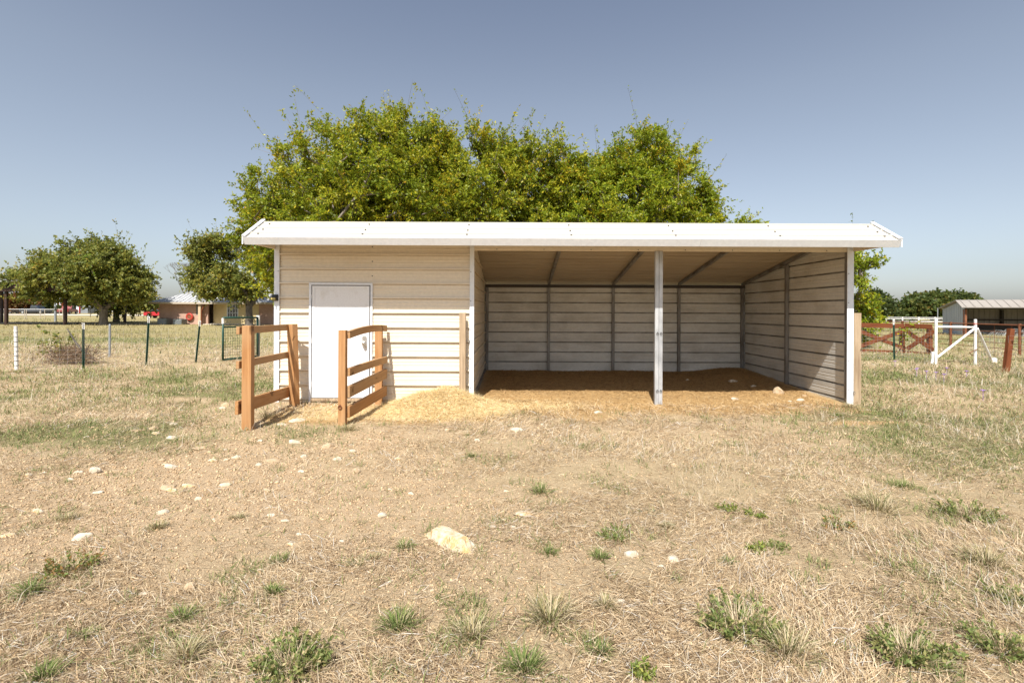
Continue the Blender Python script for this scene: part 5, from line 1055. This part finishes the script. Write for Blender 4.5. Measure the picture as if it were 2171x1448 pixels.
# ---------------------------------------------------------------- weeds and grass tufts
def weed(kind, px, py, wpx, hpx, lab, seed, name=None):
    r = np.random.default_rng(seed); x, y = gp(px, py); s = y / F; y += wpx * s * .25; Rd = wpx * s / 2; Ht = hpx * s * (.84 if kind in ('tuft', 'dry') else .54); z = tz1(x, y); parts = []
    def tuft(cx, cy, Rr, hh, n, tab, stiff=1.0):
        b_ = r.normal(size=(n, 2)) * Rr * .33; a = np.arctan2(b_[:, 1], b_[:, 0]) + r.normal(size=n) * .8; dist = np.linalg.norm(b_, axis=1) / max(Rr, 1e-6)
        P = np.stack([cx + b_[:, 0], cy + b_[:, 1] * .8, np.zeros(n)], 1); P[:, 2] = tz(P[:, 0], P[:, 1]) - .005
        V = blades(P, a, np.clip(1.45 - 1.1 * dist - .35 * r.random(n), .25, 1.5), hh * (.5 + .75 * r.random(n)), .0028 + .0022 * r.random(n), r.random(n) * .9 / stiff, r); parts.append((V, cols(n, r, tab)))
    GT = [((.13, .185, .05), .40), ((.185, .225, .07), .3), ((.25, .255, .10), .15), ((.48, .40, .25), .15)]
    DT = [((.50, .42, .27), .5), ((.34, .28, .14), .3), ((.17, .19, .07), .2)]
    objs = []
    o = None
    if kind == 'tuft': tuft(x, y, Rd, Ht, int(60 + 2.2 * wpx), GT)
    elif kind == 'dry': tuft(x, y, Rd, Ht, int(70 + 2.0 * wpx), DT)
    else:
        ns = int(13 + wpx * .26); P = []; D = []; C = []
        gcol = PALW[kind]
        for k in range(ns):
            a = r.random() * 6.28; rad = Rd * math.sqrt(r.random()) * .72; o_ = np.array([x + math.cos(a) * rad, y + math.sin(a) * rad * .8, 0]); out = a + r.normal() * .5; ln = Ht * (.55 + .75 * r.random()); le = .55 + .8 * r.random(); m = 10 + int(wpx / 14)
            t_ = np.linspace(.08, 1.05, m)[:, None]; d_ = np.array([math.cos(out) * math.cos(le), math.sin(out) * math.cos(le), math.sin(le)])
            Q = o_ + d_ * ln * t_ + np.array([0, 0, -.25 * ln]) * t_ ** 2; Q[:, 2] += tz1(o_[0], o_[1]); P.append(Q); D.append(np.repeat(d_[None], m, 0) * .5 + r.normal(size=(m, 3)) * .6); C.append(cols(m, r, gcol))
        P = np.concatenate(P); LVn, LCn = leaf_quads(P, np.concatenate(D), min(.036, .014 + Ht * .09), min(.0085, .0035 + Ht * .018), r, np.concatenate(C)); n = len(P); LVn[:, 2] = np.maximum(LVn[:, 2], z + .002)
        o = raw_mesh(name or 'weed', LVn, np.arange(4 * n), np.arange(n) * 4, M['leaf'], LCn)
        if kind != 'broad': tuft(x, y, Rd * 1.15, Ht * .9, int(50 + wpx * .9), GT if kind != 'rusty' else DT)
    if kind in ('leafy', 'rusty'): tuft(x, y, Rd * 1.3, Ht * 1.0, int(60 + wpx * 1.3), [((.56, .46, .32), .6), ((.45, .34, .22), .4)], 2)
    if parts and o is None: o = blade_mesh(name or 'grass_tuft', parts, M['grass'])
    elif parts: g = blade_mesh('grass_blades', parts, M['grass']); g.parent = o
    return tag(o, lab, 'grass tuft' if kind in ('tuft', 'dry') else 'weed')
PALW = {'leafy': [((.20, .26, .08), .38), ((.27, .305, .10), .3), ((.36, .345, .13), .18), ((.50, .41, .21), .14)], 'rusty': [((.19, .25, .07), .36), ((.27, .31, .09), .25), ((.48, .27, .10), .27), ((.40, .33, .15), .12)], 'broad': [((.26, .32, .07), .5), ((.17, .23, .05), .3), ((.42, .41, .10), .2)]}
WEEDS = [
 ('tuft', 1148, 1048, 42, 40, 'round upright green grass tuft alone in the centre of the paddock'), ('leafy', 610, 1440, 150, 105, 'largest grassy weed clump in the left half of the foreground'),
 ('rusty', 130, 1222, 110, 70, 'leafy weed with orange stems in the left foreground'), ('tuft', 52, 1262, 60, 45, 'grass tuft just left of the orange stemmed weed'), ('tuft', 380, 1312, 65, 42, 'bushy grass tuft in front of the pale flat stone'),
 ('tuft', 590, 1188, 48, 28, 'spiky grass tuft left of the large boulder, in the open soil'), ('tuft', 575, 1258, 42, 32, 'wispy grass tuft below the spiky tuft, left foreground'), ('dry', 388, 1400, 72, 65, 'yellowing grass tuft near the bottom edge at the left'),
 ('tuft', 175, 1348, 48, 28, 'low grass tuft in the lower left foreground, below the orange stemmed weed'), ('tuft', 75, 1446, 100, 45, 'spreading grass tuft in the bottom left corner'), ('dry', 325, 1126, 62, 26, 'olive grass tuft right of the smooth white oval stone'),
 ('dry', 125, 1106, 60, 24, 'olive grass tuft above the smooth white oval stone'), ('dry', 500, 1102, 40, 18, 'short olive grass tuft in the middle of the bare soil'), ('tuft', 843, 1338, 78, 62, 'dense grass tuft below and left of the large boulder'),
 ('dry', 1000, 1368, 90, 60, 'yellow green sprawling tuft below the large boulder'), ('tuft', 1115, 1444, 85, 72, 'long bladed grass tuft at the bottom edge in the centre'), ('tuft', 857, 1162, 32, 28, 'small grass tuft left of the large boulder tip'), ('dry', 795, 1184, 42, 18, 'low olive tuft further left of the large boulder'),
 ('leafy', 1312, 1145, 82, 38, 'leafy clump behind the rounded cream stone'), ('tuft', 1276, 1188, 36, 34, 'slim grass tuft left of the rounded cream stone'), ('dry', 1420, 1122, 46, 20, 'olive tuft right of the leafy clump, beyond the chalky stone'), ('tuft', 1170, 1181, 46, 22, 'low grass tuft right of the large boulder'),
 ('broad', 1372, 1440, 56, 46, 'yellow green broad leaved weed at the bottom edge'), ('tuft', 1278, 1392, 42, 42, 'thin grass tuft above the broad leaved weed'), ('dry', 1286, 1296, 55, 34, 'olive tuft beside the pale stone in the right foreground'), ('broad', 1550, 1082, 38, 34, 'left plant of the pair of bright leafy weeds before the open bay'),
 ('broad', 1608, 1096, 42, 30, 'right plant of the pair of bright leafy weeds before the open bay'), ('leafy', 1592, 1360, 190, 100, 'widest leafy weed clump in the right foreground'), ('leafy', 1965, 1420, 160, 108, 'dark leafy weed clump in the lower right foreground'),
 ('leafy', 2152, 1400, 95, 90, 'leafy weed clump cut by the right edge near the bottom corner'), ('leafy', 2150, 1282, 70, 58, 'leafy weed at the right edge above the corner clump'), ('leafy', 2085, 1106, 150, 48, 'long low green weed patch at the right, mid paddock'), ('tuft', 1930, 1040, 90, 24, 'flat green grass tuft beyond the long low weed patch'),
 ('rusty', 1788, 1126, 80, 34, 'orange flecked weed between the bright leafy pair and the long low patch'), ('broad', 1612, 1170, 40, 34, 'small leafy weed in front of the bright leafy pair'), ('leafy', 1660, 1162, 50, 22, 'flat leafy weed right of the small leafy weed'), ('tuft', 1548, 1196, 32, 26, 'small grass tuft left of the small leafy weed'),
 ('leafy', 25, 838, 62, 26, 'bright green weed at the left edge of the pasture'), ('leafy', 272, 843, 42, 16, 'green weed in the left pasture below the second steel post'), ('dry', 735, 915, 40, 30, 'dead grass tuft at the foot of the right rail stub'), ('dry', 1812, 870, 46, 26, 'dead grass tuft at the foot of the right wooden post'),
 ('tuft', 1782, 888, 28, 18, 'green grass tuft left of the right wooden post foot'), ('broad', 845, 960, 1, 1, None), ('tuft', 1003, 972, 30, 20, 'two toned grass tuft in front of the straw heap'), ('tuft', 1238, 945, 18, 10, 'tiny grass tuft before the twin tube post'), ('dry', 560, 890, 50, 30, 'dead grass tuft beside the left rail stub front post'),
 ('dry', 1170, 1330, 110, 80, 'pale dry grass clump bleached nearly white in the centre foreground'), ('dry', 1880, 1095, 100, 70, 'bleached dry grass clump in the right of the paddock'), ('dry', 2120, 1215, 110, 60, 'bleached dry grass clump near the right edge'), ('dry', 1690, 1400, 110, 90, 'dry grass clump beside the widest leafy weed'), ('dry', 2150, 800, 90, 34, 'grey brown dead grass clump at the foot of the leaning post')]
for i, w_ in enumerate(WEEDS):
    if w_[5]: weed(*w_, 500 + i)
fl = MB()
r = np.random.default_rng(6); FM = painted('purple_petal', (.28, .16, .42), (.4, .26, .5), .7)
for i, (px, py) in enumerate(((1965, 805), (1985, 806), (2002, 810), (1943, 800), (2050, 802), (2008, 795), (1898, 780), (2085, 850), (1945, 798))):
    x, y = gp(px, py); z = tz1(x, y) + .16; q = MB()
    for k in range(6): a = k * 1.05; q.poly([(x, y, z), (x + .035 * math.cos(a - .35), y + .035 * math.sin(a - .35), z + .03), (x + .055 * math.cos(a), y + .055 * math.sin(a), z + .02), (x + .035 * math.cos(a + .35), y + .035 * math.sin(a + .35), z + .03)], [(0, 1, 2, 3)])
    q.tube([(x, y, z - .18), (x, y, z)], .004, 4); tag(q.build('wildflower', FM), 'small purple wildflower in the green grass right of the shed', 'flower', 'purple wildflowers right of the shed')
